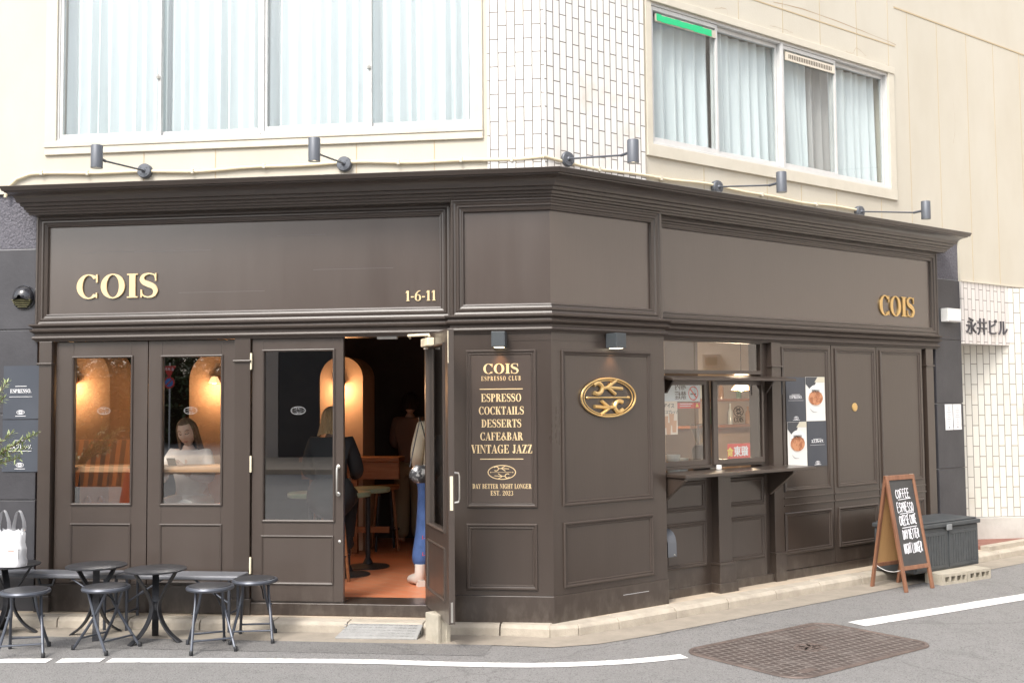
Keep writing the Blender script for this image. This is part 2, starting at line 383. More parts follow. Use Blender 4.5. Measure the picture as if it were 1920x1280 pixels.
def smoothpts(ctrl, n=8):
    out = []
    for i in range(len(ctrl)-1):
        p = [Vector(ctrl[max(i-1,0)]), Vector(ctrl[i]), Vector(ctrl[i+1]), Vector(ctrl[min(i+2,len(ctrl)-1)])]
        for k in range(n):
            t = k/n
            out.append(tuple(.5*((2*p[1])+(-p[0]+p[2])*t+(2*p[0]-5*p[1]+4*p[2]-p[3])*t*t+(-p[0]+3*p[1]-3*p[2]+p[3])*t**3)))
    out.append(tuple(ctrl[-1])); return out
def L2(x, y): return (FL @ Vector((x, y, 0))).to_2d()
def R2(x, y): return (FR @ Vector((x, y, 0))).to_2d()
def offs(path, d):
    """offset a plan path to its right-hand side (towards the street), mitred"""
    out = []
    for i, p in enumerate(path):
        p = Vector(p)
        n = []
        if i > 0: t = (p-Vector(path[i-1])).normalized(); n.append(Vector((t.y, -t.x)))
        if i < len(path)-1: t = (Vector(path[i+1])-p).normalized(); n.append(Vector((t.y, -t.x)))
        if len(n) == 1: out.append(p+n[0]*d)
        else: out.append(p+(n[0]+n[1])*(d/(1+n[0].dot(n[1]))))
    return out
def sweep(mb, path, prof):
    mb.loops([[(q.x, q.y, z) for q in offs(path, o)] for o, z in prof], closed=False)
    n = len(path); b = len(mb.v)-n*len(prof)
    for k in (0, n-1):
        mb.f.append([b+i*n+k for i in range(len(prof))]); mb.m.append(mb.mi)
    return mb

# ================================================================== the setting
g = MB()
N = 60
g.quad((-60,-40,0), (60,-40,0), (60,60,0), (-60,60,0))
tag(g.build('road', asphalt), kind='structure')
KL, KR = .085, .18
kpath = [L2(-8, -KL), L2(-.4, -KL), L2(-.02, -KL-.03), R2(.12, -KR+.03), R2(.5, -KR), R2(11, -KR)]
# gutter strip: a sheet 4 mm above the road
gi = offs(kpath, 0); go = offs(kpath, .30)
gb = MB().loops([[(p.x, p.y, .004) for p in gi], [(p.x, p.y, .0041) for p in go]], closed=False)
tag(gb.build('gutter', gutter_m), kind='structure')
# kerb stones, each its own length, with dark joints
kb = MB(); cum = 0
kp = [Vector(p) for p in kpath]
def kerb_run(a, b, n):
    for i in range(n):
        t0 = i/n; t1 = (i+1)/n; p0 = a.lerp(b, t0); p1 = a.lerp(b, t1); t = (p1-p0).normalized(); nn = Vector((-t.y, t.x))
        p0 = p0+t*.004; p1 = p1-t*.004; j = random.uniform(-.004, .004)
        prof = [(0, -.05), (.006, .06), (.03, .085+j), (.15, .088+j), (.15, -.05)]
        l = [[(q.x+nn.x*o, q.y+nn.y*o, z) for o, z in prof] for q in (p0, p1)]
        kb.loops(l); c = len(kb.v)-10
        kb.f += [[c+k for k in range(5)], [c+9-k for k in range(5)]]; kb.m += [0, 0]
kerb_run(kp[0], kp[1], 13); kerb_run(kp[1], kp[2], 1); kerb_run(kp[2], kp[3], 1); kerb_run(kp[3], kp[4], 1); kerb_run(kp[4], kp[5], 17)
tag(kb.build('kerb', concrete, bevel=.006), kind='structure')
pp = offs(kpath, -.15)
pv = MB().prism([(p.x, p.y) for p in pp] + [tuple(R2(11, .5)), tuple(R2(.2, .5)), tuple(L2(-.2, .5)), tuple(L2(-8, .5))], -.05, .086)
tag(pv.build('pavement', pave_top), kind='structure')

# white edge lines on the road (worn at one end)
def strip(name, pts, w0, z=.004):
    ps = [gp(*p) for p in pts]; l, r = [], []
    for i, p in enumerate(ps):
        t = (ps[min(i+1, len(ps)-1)]-ps[max(i-1, 0)]).normalized(); n = Vector((-t.y, t.x, 0))
        w1 = w0+random.uniform(-.007,.007); l.append((p+n*w1/2).to_2d().to_3d()+Vector((0,0,z))); r.append((p-n*w0/2).to_2d().to_3d()+Vector((0,0,z)))
    return MB().loops([l, r], closed=False)
lm = MB()
for seg in ([(-420,1246),(-60,1240),(93,1238.5)], [(110,1238.5),(150,1238),(192,1237.5)],
            [(204,1238),(320,1238),(420,1238),(560,1239),(700,1240.5),(850,1245),(1000,1247),(1120,1243.5),(1210,1237.5),(1283,1230)]):
    s = strip('x', smoothpts(seg, 26), .118); lm.add(s.v, s.f)
tag(lm.build('road_edge_line', line_paint), kind='structure')
s = strip('x', smoothpts([(1606,1170),(1760,1145),(1925,1118),(2300,1060)], 26), .18)
tag(s.build('side_street_line', line_paint), kind='structure')
# asphalt repair strip (slightly different tone) along the gutter
asphalt2 = road_mat('asphalt_patch', (.165,.160,.157), (.135,.131,.128), (.22,.215,.21), (.18,.176,.172))
a1 = offs(kpath, .30); a2 = offs(kpath, .62)
tag(MB().loops([[(p.x, p.y, .0042) for p in a1[:2]]+[], [(p.x, p.y, .0022) for p in a2[:2]]], closed=False).build('asphalt_strip', asphalt2), kind='structure')

# manhole cover on the side street
def manhole():
    t = thing('manhole_cover', 'large rusty rectangular iron cover with rounded corners set in the road', 'manhole cover', FR)
    x0, x1, y0, y1, r = .325, 1.885, -1.98, -.965, .16
    def rr(i):
        pts = []
        for cx, cy, a0 in ((x1-r, y1-r, 0), (x0+r, y1-r, 90), (x0+r, y0+r, 180), (x1-r, y0+r, 270)):
            for k in range(7):
                a = R_(a0+k*15); pts.append((cx+(r-i)*math.cos(a), cy+(r-i)*math.sin(a)))
        return pts
    MB().loops([[(p[0],p[1],z) for p in rr(i)] for i, z in ((0,.003),(.004,.012),(.03,.012),(.034,.004))]).build('rim', iron, t, FR)
    pl = MB(); ps = rr(.034); pl.add([(p[0],p[1],.0075) for p in ps], [tuple(range(len(ps)))])
    m, n, b = newmat('chequer_iron'); b.inputs['Roughness'].default_value = .6; b.inputs['Metallic'].default_value = .25
    tc = node(n, 'ShaderNodeTexCoord'); br = node(n, 'ShaderNodeTexBrick'); br.offset = .5
    for k, v in (('Scale', 1), ('Mortar Size', .005), ('Mortar Smooth', .2), ('Brick Width', .062), ('Row Height', .075)): br.inputs[k].default_value = v
    br.inputs['Color1'].default_value = (.112,.088,.079,1); br.inputs['Color2'].default_value = (.088,.070,.063,1); br.inputs['Mortar'].default_value = (.27,.235,.213,1)
    mp = node(n, 'ShaderNodeMapping'); mp.inputs['Rotation'].default_value = (0,0,R_(0)); n.links.new(tc.outputs['Object'], mp.inputs[0]); n.links.new(mp.outputs[0], br.inputs['Vector'])
    no = node(n, 'ShaderNodeTexNoise'); no.inputs['Scale'].default_value = 3.2; no.inputs['Detail'].default_value = 9; no.inputs['Roughness'].default_value = .7; n.links.new(tc.outputs['Object'], no.inputs['Vector'])
    rp = node(n, 'ShaderNodeMapRange'); rp.inputs['From Min'].default_value = .52; rp.inputs['From Max'].default_value = .80; n.links.new(no.outputs['Fac'], rp.inputs['Value'])
    mx = node(n, 'ShaderNodeMix', data_type='RGBA'); mx.inputs['B'].default_value = (.27,.24,.22,1); n.links.new(rp.outputs[0], mx.inputs['Factor']); n.links.new(br.outputs['Color'], mx.inputs['A'])
    n.links.new(mx.outputs['Result'], b.inputs['Base Color'])
    bu = node(n, 'ShaderNodeBump'); bu.inputs['Distance'].default_value = .006; bu.invert = True; n.links.new(br.outputs['Fac'], bu.inputs['Height']); n.links.new(bu.outputs[0], b.inputs['Normal'])
    pl.build('plate', m, t, FR)
    e = MB()
    cx, cy = (x0+x1)/2, (y0+y1)/2
    for k in range(5):
        a = R_(72*k+18)
        e.lathe([(.055,.0078),(.055,.0125),(.03,.0125),(.03,.0078)], 14, (cx+.075*math.cos(a), cy+.06*math.sin(a), 0), cap=False)
    e.build('emblem', iron, t, FR)
    for q in ((x0+.25, y0+.12), (x1-.25, y1-.12)):
        MB().box(q[0]-.07, q[0]+.07, q[1]-.03, q[1]+.03, .0072, .011).build('key_plate', iron, t, FR, bevel=.002)
manhole()

# ================================================================== upper building
TOPZ = 7.2
bld = thing('building', 'cream rendered upper storeys with a white tiled corner above the dark cafe front', 'building', FL)
def wall_with_hole(mb, x0, x1, z0, z1, hx0, hx1, hz0, hz1, y0, y1):
    mb.box(x0, hx0, y0, y1, z0, z1); mb.box(hx1, x1, y0, y1, z0, z1); mb.box(hx0, hx1, y0, y1, z0, hz0)
    if hz1 < z1: mb.box(hx0, hx1, y0, y1, hz1, z1)
WZ0, WZ1 = 3.905, 5.13
wl = MB(); wall_with_hole(wl, -9, -.49, 3.492, TOPZ, -4.083, -.597, WZ0, 5.6, .12, .34)
wl.build('wall', beige, bld, FL)
wr = MB(); wall_with_hole(wr, 1.122, 12, 3.492, TOPZ, 1.22, 4.66, WZ0, WZ1, .12, .34)
wr.box(5.955, 12, .1205, .34, 3.025, 3.492)
wr.build('wall', beige, bld, FR)
# panel joints of the render
jm = M('joint_line', (.50,.40,.26), .9)
for x in (-4.62, -3.33, -2.72, -1.55, -.92): MB().box(x, x+.006, .1175, .122, 3.495, 3.80 if x > -4.6 else TOPZ).build('panel_joint', jm, bld, FL)
for x in (5.05, 5.62, 6.22, 6.80, 7.4): MB().box(x, x+.005, .1175, .122, 3.04 if x > 5.96 else 3.495, 5.86).build('panel_joint', jm, bld, FR)
for x in (2.35, 2.98, 3.55, 4.15, 4.70): MB().box(x, x+.004, .1175, .122, 5.2, TOPZ).build('panel_joint', jm, bld, FR)
for x in (1.85, 2.7, 3.2, 3.75, 4.5): MB().box(x, x+.005, .1175, .122, 3.495, 3.78).build('panel_joint', jm, bld, FR)
MB().box(4.82, 12, .115, .122, 5.860, 5.876).build('panel_joint', jm, bld, FR); MB().box(1.15, 4.82, .1165, .122, 5.44, 5.452).build('panel_joint', jm, bld, FR)
crm = M('crack_line', (.42,.32,.22), .9)
def crack(fr, pts, w=.005):
    P = [lp(fr, px, py, .1185) for px, py in smoothpts(pts, 5)]; P = [(x+random.uniform(-.004,.004), z+random.uniform(-.004,.004)) for x, z in P]
    l, r = [], []
    for i, (x, z) in enumerate(P):
        k = w*random.uniform(.3, 1)*.5; l.append((x-k*.4, .1192, z+k)); r.append((x+k*.4, .1192, z-k))
    MB().loops([l, r], closed=False).build('crack', crm, bld, fr)
crack(FR, [(1450,4),(1520,22),(1600,52),(1680,84)], .012); crack(FR, [(1444,48),(1468,55),(1486,62)]); crack(FR, [(1586,97),(1600,100),(1606,90),(1625,106)]); crack(FR, [(1786,180),(1789,205),(1791,240),(1788,268)], .007)
crack(FR, [(1660,120),(1672,128),(1678,134)]); crack(FR, [(1340,16),(1362,17),(1365,34)], .006)
# tiled corner pillar: two tiled faces meeting at the corner
def clx(o): return HALF*o
tl = MB().prism([(-.49,.10), (clx(-.10),.10), (clx(-.34),.34), (-.49,.34)], 3.36, TOPZ); tl.build('tiled_face', tile, bld, FL)
tr_ = MB().prism([(-clx(-.10),.10), (1.122,.10), (1.122,.34), (-clx(-.34),.34)], 3.36, TOPZ); tr_.build('tiled_face', tile, bld, FR)
# trims round the windows
t1 = MB(); t1.box(-4.184, -.527, .098, .122, 3.80, 3.86); t1.box(-4.184, -.527, .09, .13, 3.86, 3.90)
t1.box(-4.184, -4.083, .10, .13, 3.90, 5.7); t1.box(-.597, -.527, .10, .13, 3.90, 5.7)
t1.build('window_trim', beige_trim, bld, FL, bevel=.004)
t2 = MB(); t2.box(1.15, 4.765, .095, .13, 3.795, 3.90); t2.box(4.66, 4.765, .10, .13, 3.90, 5.19); t2.box(1.15, 1.22, .10, .13, 3.90, 5.13); t2.box(1.15, 4.765, .09, .13, 5.13, 5.20)
t2.build('window_trim', beige_trim, bld, FR, bevel=.004)
room_grey = M('upper_room', (.75,.75,.73), .9)
def upper_window(fr, x0, x1, z0, z1, splits, label_first):
    wd = MB(); f = .016
    wd.box(x0, x1, .1185, .20, z0, z0+.025); wd.box(x0, x1, .10, .16, z0-.012, z0+.012)
    wd.box(x0, x1, .1185, .20, z1-.025, z1); wd.box(x0, x0+f, .1185, .20, z0+.025, z1-.025); wd.box(x1-f, x1, .1185, .20, z0+.025, z1-.025)
    o = wd.build('window', alu, bld, fr, bevel=.003)
    for a, b, y in splits:
        s = MB(); s.box(a, a+.026, y, y+.03, z0+.028, z1-.028); s.box(b-.026, b, y, y+.03, z0+.028, z1-.028)
        s.box(a+.026, b-.026, y, y+.03, z0+.028, z0+.065); s.box(a+.026, b-.026, y, y+.03, z1-.062, z1-.028)
        s.build('sash', alu, o, fr, bevel=.002)
        MB().quad((a+.025,y+.015,z0+.06),(b-.025,y+.015,z0+.06),(b-.025,y+.015,z1-.06),(a+.025,y+.015,z1-.06)).build('pane', glass_up, o, fr)
    return o
ZT = 5.6
wA = upper_window(FL, -4.083, -2.335, WZ0, ZT, [(-4.068,-3.19,.128), (-3.22,-2.35,.161)], '')
wB = upper_window(FL, -2.33, -.597, WZ0, ZT, [(-2.315,-1.425,.128), (-1.455,-.612,.161)], '')
MB().box(-2.355,-2.31,.112,.20,WZ0+.012,ZT).build('mullion', alu, bld, FL, bevel=.003)
wC = upper_window(FR, 1.22, 2.95, WZ0, WZ1, [(1.236,2.07,.128), (2.035,2.935,.161)], '')
wD = upper_window(FR, 2.955, 4.66, WZ0, WZ1, [(2.97,3.80,.128), (3.765,4.645,.161)], '')
MB().box(2.938,2.972,.112,.20,WZ0+.012,WZ1-.01).build('mullion', alu, bld, FR, bevel=.003)
# window furniture: crescent locks, head vents and a strip of green tape
for fr, x, y in ((FL,-3.20,.124), (FL,-1.435,.124)):
    MB().lathe([(.004,-.022),(.016,-.018),(.018,0),(.010,.012),(.004,.02)], 10, (x-.012, y, 4.42), 'z').build('window_lock', steel, bld, fr, smooth=True)
hv = MB(); hv.box(1.29, 2.045, .121, .136, WZ1-.155, WZ1-.085); hv.build('head_vent', M('beige_vent', (.55,.50,.42), .6), bld, FR, bevel=.003)
gt = MB()
for k in range(12): gt.box(1.30+k*.057, 1.30+k*.057+.0575, .1165, .1205, WZ1-.155+.008+random.uniform(-.006,.004), WZ1-.09+random.uniform(-.006,.003))
gt.build('green_tape', green_tape, bld, FR)
hv = MB(); hv.box(3.02, 3.775, .121, .136, WZ1-.165, WZ1-.085); hv.mi = 1
for k in range(26): hv.box(3.06+k*.026, 3.06+k*.026+.012, .1185, .1205, WZ1-.145, WZ1-.105)
hv.build('head_vent', [M('cream_vent', (.68,.62,.52), .6), M('vent_slot', (.12,.10,.08), .8)], bld, FR)
# dark rooms behind the panes
ur = MB(); ur.box(-4.6, -.2, .345, .36, 5.7, 5.75)
def room_box(mb, x0, x1, y0, y1, z0, z1):
    mb.quad((x0,y1,z0),(x1,y1,z0),(x1,y1,z1),(x0,y1,z1)); mb.quad((x0,y0,z0),(x0,y1,z0),(x0,y1,z1),(x0,y0,z1)); mb.quad((x1,y0,z0),(x1,y1,z0),(x1,y1,z1),(x1,y0,z1))
    mb.quad((x0,y0,z0),(x1,y0,z0),(x1,y1,z0),(x0,y1,z0)); mb.quad((x0,y0,z1),(x1,y0,z1),(x1,y1,z1),(x0,y1,z1))
rb = MB(); room_box(rb, -4.6, -.45, .34, 1.1, 3.7, 5.7); rb.build('upstairs_room', room_grey, bld, FL)
rb = MB(); room_box(rb, 1.15, 5.0, .34, 1.1, 3.7, 5.3); rb.build('upstairs_room', room_grey, bld, FR)
# roof so that the walls are not open from above
MB().prism([tuple(L2(-9,.12)), tuple(L2(clx(-.12),.12)), tuple(R2(12,.12)), tuple(R2(12,3)), tuple(R2(1,3.2)), tuple(L2(-1,3.2)), tuple(L2(-9,3))], TOPZ, TOPZ+.1).build('roof', stonegrey, bld, I4)

def curtain(fr, x0, x1, z0, z1, y, label, amp=.042, folds=9, group='white curtains in the upstairs windows', lean=0, mat=None):
    mb = MB(); n = folds*8; rows = 6; ls = []
    ph = random.random()*6
    for r in range(rows+1):
        t = r/rows; z = z1+(z0-z1)*t; row = []
        for i in range(n+1):
            u = i/n; a = amp*(.55+.45*t)
            row.append((x0+(x1-x0)*u+lean*t*(1-u)+.012*math.sin(u*17+ph), y+a*math.sin(u*folds*2*math.pi+ph+.6*math.sin(u*9+ph))+.3*a*math.sin(u*folds*5.1+2*ph), z))
        ls.append(row)
    mb.loops(ls, closed=False)
    o = mb.build('curtain', mat or curtain_m, None, fr, smooth=True)
    return tag(o, label, 'curtain', group)
sheer = curtain_m
curtain(FL, -4.075, -3.19, 3.935, 5.55, .265, 'white curtain behind the pane furthest from the tiled corner')
curtain(FL, -3.225, -2.33, 3.935, 5.55, .268, 'white curtain between the crescent lock and the wide mullion of the main street window')
curtain(FL, -2.36, -1.43, 3.935, 5.55, .265, 'white curtain just past the wide mullion, towards the tiled corner')
curtain(FL, -1.465, -.605, 3.935, 5.55, .268, 'white curtain nearest the tiled corner on the main street')
curtain(FR, 1.23, 2.10, 3.935, 5.09, .265, 'white curtain below the strip of green tape', folds=6)
curtain(FR, 2.13, 3.00, 3.935, 5.09, .265, 'white curtain in the pane beside the green taped one', folds=7)
curtain(FR, 3.03, 3.52, 3.935, 5.09, .265, 'narrow white curtain under the slotted vent, pulled aside', folds=4, lean=.1)
curtain(FR, 3.86, 4.63, 3.935, 5.09, .265, 'white curtain in the last pane of the side street window', folds=6)
curtain(FR, 3.48, 3.90, 3.935, 5.09, .285, 'grey curtain hanging next to the pulled white one', folds=3, mat=M('grey_curtain', (.42,.40,.39), .9))
# ================================================================== lettering
def arc(cx, cz, rx, rz, tx, tz, a0, a1, n=28):
    o, i = [], []
    for k in range(n+1):
        a = R_(a0+(a1-a0)*k/n); o.append((cx+rx*math.cos(a), cz+rz*math.sin(a))); i.append((cx+(rx-tx)*math.cos(a), cz+(rz-tz)*math.sin(a)))
    return ('strip', o, i)
def stroke(pts, w, n=7):
    P = smoothpts([(p[0], p[1]) for p in pts], n); m = len(P)
    ws = w if isinstance(w, (list, tuple)) else [w]*len(pts); W2 = []
    for i in range(len(pts)-1):
        for k in range(n): W2.append(ws[i]+(ws[i+1]-ws[i])*k/n)
    W2.append(ws[-1]); l, r = [], []
    for i in range(m):
        a = Vector(P[max(i-1,0)]); b = Vector(P[min(i+1,m-1)]); t = (b-a).normalized(); nn = Vector((-t.y, t.x)); q = Vector(P[i])
        l.append(tuple(q+nn*W2[i]/2)); r.append(tuple(q-nn*W2[i]/2))
    return ('strip', l, r)
def rc(x0, z0, x1, z1): return ('poly', [(x0,z0),(x1,z0),(x1,z1),(x0,z1)])
def pl(*p): return ('poly', list(p))
SW = .23; HT = .055
def stem(x, w=SW, top=True, bot=True):
    o = [rc(x, 0, x+w, 1)]
    if bot: o.append(rc(x-.09, 0, x+w+.09, HT))
    if top: o.append(rc(x-.09, 1-HT, x+w+.09, 1))
    return o
def thin(x, z0=0, z1=1, top=True, bot=True):
    o = [rc(x, z0, x+.055, z1)]
    if bot: o.append(rc(x-.09, z0, x+.145, z0+HT))
    if top: o.append(rc(x-.09, z1-HT, x+.145, z1))
    return o
G = {
 'I': (.47, stem(.12)), 'O': (.98, [arc(.49,.5,.46,.515,.22,.05,0,360,44)]),
 'C': (.90, [arc(.49,.5,.46,.515,.22,.05,42,318,36), rc(.77,.66,.83,1.0), rc(.77,.02,.815,.24)]),
 'S': (.74, [stroke([(.63,.72),(.57,.92),(.38,.985),(.17,.92),(.105,.76),(.18,.63),(.36,.54),(.54,.44),(.62,.27),(.54,.08),(.34,.015),(.14,.09),(.075,.30)], [.045,.05,.055,.11,.17,.20,.23,.20,.17,.11,.055,.05,.045]), rc(.60,.68,.65,1.0), rc(.055,0,.105,.33)]),
 'E': (.86, stem(.1)+[rc(.33,1-HT,.76,1), rc(.33,.47,.58,.53), rc(.33,0,.78,HT), pl((.62,1-HT),(.76,.70),(.76,1-HT)), pl((.60,HT),(.78,HT),(.78,.32)), rc(.55,.36,.60,.64)]),
 'F': (.80, stem(.1)+[rc(.33,1-HT,.76,1), rc(.33,.47,.58,.53), pl((.62,1-HT),(.76,.70),(.76,1-HT)), rc(.55,.36,.60,.64)]),
 'P': (.82, stem(.1)+[arc(.36,.74,.40,.26,.21,.05,-90,90,18), rc(.30,.95,.37,1), rc(.30,.48,.37,.53)]),
 'R': (.92, stem(.1)+[arc(.36,.75,.38,.25,.21,.05,-90,90,18), rc(.30,.95,.37,1), rc(.30,.5,.37,.55), pl((.40,.52),(.62,.54),(.86,.05),(.62,0)), rc(.6,0,.94,HT)]),
 'B': (.85, stem(.1)+[arc(.36,.755,.36,.245,.2,.05,-90,90,18), arc(.36,.265,.42,.265,.21,.05,-90,90,18), rc(.30,.95,.37,1), rc(.30,.48,.37,.53), rc(.30,0,.37,.05)]),
 'D': (.93, stem(.1)+[arc(.36,.5,.50,.5,.23,.05,-90,90,24), rc(.30,.95,.37,1), rc(.30,0,.37,.05)]),
 'T': (.84, stem(.305, top=False)+[rc(.02,1-HT,.82,1), pl((.02,.70),(.16,1-HT),(.02,1-HT)), pl((.82,.70),(.82,1-HT),(.68,1-HT))]),
 'L': (.80, stem(.1)+[rc(.33,0,.76,HT), pl((.58,HT),(.76,HT),(.76,.34))]),
 'N': (.95, thin(.12)+thin(.78, bot=False)+[pl((.06,1),(.80,0),(.84,0),(.84,.1),(.32,1))]),
 'A': (.92, [pl((.08,0),(.14,0),(.47,.9),(.44,1)), pl((.40,1),(.52,1),(.88,0),(.60,0)), rc(.2,.29,.68,.345), rc(-.02,0,.24,HT), rc(.52,0,.96,HT)]),
 'V': (.90, [pl((.06,1),(.34,1),(.55,.1),(.50,0),(.42,0)), pl((.46,0),(.52,0),(.86,1),(.80,1)), rc(-.02,1-HT,.42,1), rc(.70,1-HT,.94,1)]),
 'Y': (.88, [rc(.32,0,.55,.46), rc(.23,0,.64,HT), pl((.02,1),(.29,1),(.55,.44),(.32,.44)), pl((.49,.44),(.55,.44),(.84,1),(.78,1)), rc(-.04,1-HT,.37,1), rc(.68,1-HT,.94,1)]),
 'K': (.95, stem(.1)+[pl((.33,.40),(.40,.40),(.80,1),(.73,1)), pl((.42,.54),(.58,.66),(.90,0),(.63,0)), rc(.63,1-HT,.9,1), rc(.57,0,.97,HT)]),
 'G': (1.0, [arc(.49,.5,.46,.515,.22,.05,42,330,36), rc(.77,.66,.83,1.0), rc(.66,.02,.88,.46), rc(.56,.42,.97,.475)]),
 'H': (1.02, stem(.1)+stem(.70)+[rc(.33,.47,.70,.53)]),
 'J': (.58, [rc(.24,.22,.47,1), rc(.15,1-HT,.56,1), arc(.25,.22,.22,.24,.2,.05,180,360,14)]),
 'Z': (.80, [rc(.05,1-HT,.74,1), rc(.04,0,.76,HT), pl((.04,HT),(.30,HT),(.74,1-HT),(.48,1-HT)), pl((.05,.70),(.17,1-HT),(.05,1-HT)), pl((.62,HT),(.76,HT),(.76,.33))]),
 'U': (.92, [rc(.1,.3,.33,1), rc(.01,1-HT,.42,1), arc(.43,.30,.33,.31,.2,.06,180,360,20), rc(.705,.3,.76,1), rc(.62,1-HT,.85,1)]),
 '&': (.95, [stroke([(.90,.04),(.66,.30),(.38,.64),(.32,.82),(.44,.97),(.56,.84),(.46,.66),(.18,.42),(.12,.20),(.30,.03),(.52,.08),(.74,.42)], [.12,.18,.2,.1,.06,.07,.1,.17,.18,.1,.06,.05]), rc(.62,.42,.88,.47)]),
 '1': (.62, stem(.22, top=False)+[pl((.06,.78),(.22,.84),(.22,1))]),
 '6': (.80, [arc(.40,.31,.36,.325,.2,.05,0,360,36), stroke([(.14,.30),(.18,.62),(.40,.90),(.68,.99)], [.2,.17,.10,.05])]),
 '2': (.76, [stroke([(.12,.70),(.18,.90),(.38,.97),(.56,.84),(.52,.62),(.30,.34),(.10,.08)], [.12,.08,.06,.17,.2,.12,.05]), rc(.06,0,.68,.13), rc(.62,.1,.68,.28)]),
 '0': (.78, [arc(.39,.5,.33,.51,.19,.05,0,360,36)]),
 '3': (.74, [arc(.33,.74,.28,.245,.17,.05,-90,150,22), arc(.33,.26,.33,.265,.19,.05,-150,90,24)]),
 '-': (.46, [rc(.06,.33,.40,.45)]), '.': (.36, [arc(.17,.1,.1,.1,.099,.099,0,360,14)]), ' ': (.42, []),
}
def text_w(s, h, st=1, sp=0): return sum((G[c][0]*st+sp)*h for c in s)-sp*h
def serif(mb, s, x, z, h, y, depth=.006, st=1, sp=0, align='l', rot=0):
    """raised serif letters: each piece of a letter stands a hair proud of the last, so no faces coincide"""
    w = text_w(s, h, st, sp); x -= {'l': 0, 'c': w/2, 'r': w}[align]
    for c in s:
        adv, parts = G[c]
        for k, (kind, *d) in enumerate(parts):
            yf = y-depth-k*.00025
            if kind == 'poly':
                mb.plate([(x+p[0]*h*st, z+p[1]*h) for p in d[0]], yf, y)
            else:
                a = [(x+p[0]*h*st, z+p[1]*h) for p in d[0]]; b = [(x+p[0]*h*st, z+p[1]*h) for p in d[1]]
                mb.loops([[(p[0],y,p[1]) for p in a], [(p[0],yf,p[1]) for p in a], [(p[0],yf,p[1]) for p in b], [(p[0],y,p[1]) for p in b]], closed=False)
                if Vector(a[0])-Vector(a[-1]) and (Vector(a[0])-Vector(a[-1])).length > 1e-5:
                    for q in (0, -1):
                        mb.quad((a[q][0],y,a[q][1]),(a[q][0],yf,a[q][1]),(b[q][0],yf,b[q][1]),(b[q][0],y,b[q][1]))
        x += (adv*st+sp)*h
    return mb
def emblem(mb, cx, cz, rx, rz, y, depth, ring, thick, tube=False):
    """oval emblem: two tools with claw heads either side of a bar"""
    k = rx/.5
    def st(pts, w):
        P = [(cx+p[0]*k, cz+p[1]*k) for p in pts]
        if tube: mb.tube([(p[0], y-depth*.6, p[1]) for p in smoothpts(P, 5)], w*k*.62, 7)
        else:
            kind, a, b = stroke(P, w*k, 5); e = random.random()*.0004
            mb.loops([[(q[0],y,q[1]) for q in a],[(q[0],y-depth-e,q[1]) for q in a],[(q[0],y-depth-e,q[1]) for q in b],[(q[0],y,q[1]) for q in b]], closed=False)
    n = 56
    if tube:
        for rr, dd in ((1, 1), (.90, .8)):
            mb.tube([(cx+rx*rr*math.cos(2*math.pi*i/n), y-depth*dd, cz+rz*rr*math.sin(2*math.pi*i/n)) for i in range(n+1)], ring*(.55 if rr == 1 else .32), 8, cap=False)
    else:
        kind, a, b = arc(cx, cz, rx, rz, ring, ring, 0, 360, n)
        mb.loops([[(q[0],y,q[1]) for q in a],[(q[0],y-depth,q[1]) for q in a],[(q[0],y-depth,q[1]) for q in b],[(q[0],y,q[1]) for q in b]], closed=False)
    for s in (1, -1):
        def T(p): return (s*p[0], s*p[1])
        st([T(p) for p in ((-.27,.17),(-.20,.20),(-.14,.175),(-.115,.13),(-.14,.075),(-.20,.05),(-.26,.065))], thick*1.25)
        st([T(p) for p in ((-.11,.13),(.04,.135),(.26,.12))], thick)
        st([T(p) for p in ((-.02,.135),(.05,.18),(.15,.235))], thick)
        st([T(p) for p in ((0.0,.13),(.06,.09),(.13,.045))], thick)
    st([(-.36,0),(0,.001),(.36,0)], thick*.45)
    for s in (-1, 1):
        if tube: mb.lathe_s((cx+s*.38*k, y-depth*.5, cz), (.03*k,.02*k,.02*k), 8, 6)
        else:
            kk, a, b = arc(cx+s*.39*k, cz, .02*k, .02*k, .0199*k, .0199*k, 0, 360, 10)
            mb.loops([[(q[0],y-depth*1.1,q[1]) for q in a],[(q[0],y-depth*1.1,q[1]) for q in b]], closed=False)
    return mb
def font_text(mb, s, x, z, h, y, mirror_x=False, sx=1, depth=.004, align='l', bold=.012):
    """writing in the built-in typeface (kana and kanji)"""
    c = bpy.data.curves.new('writing', 'FONT'); c.body = s; c.extrude = .02; c.offset = bold; c.resolution_u = 3
    o = bpy.data.objects.new('writing', c); COL.objects.link(o)
    dg = bpy.context.evaluated_depsgraph_get(); me = bpy.data.meshes.new_from_object(o.evaluated_get(dg))
    xs = [v.co.x for v in me.vertices] or [0]; wd = max(xs)
    off = {'l': 0, 'c': wd/2, 'r': wd}[align]; sg = -1 if mirror_x else 1
    vs_ = [(x+sg*(v.co.x-off)*h*sx, y-depth*(v.co.z/.02*.5+.5), z+v.co.y*h) for v in me.vertices]
    mb.add(vs_, [tuple(p.vertices) for p in me.polygons])
    bpy.data.objects.remove(o); bpy.data.curves.remove(c); bpy.data.meshes.remove(me)
    return mb

# ================================================================== shop front
sf = thing('cafe_shopfront', 'dark brown panelled cafe front with gold lettering wrapping the street corner', 'shopfront', FL)
BX = -.768; RX = 1.20            # ends of the corner block
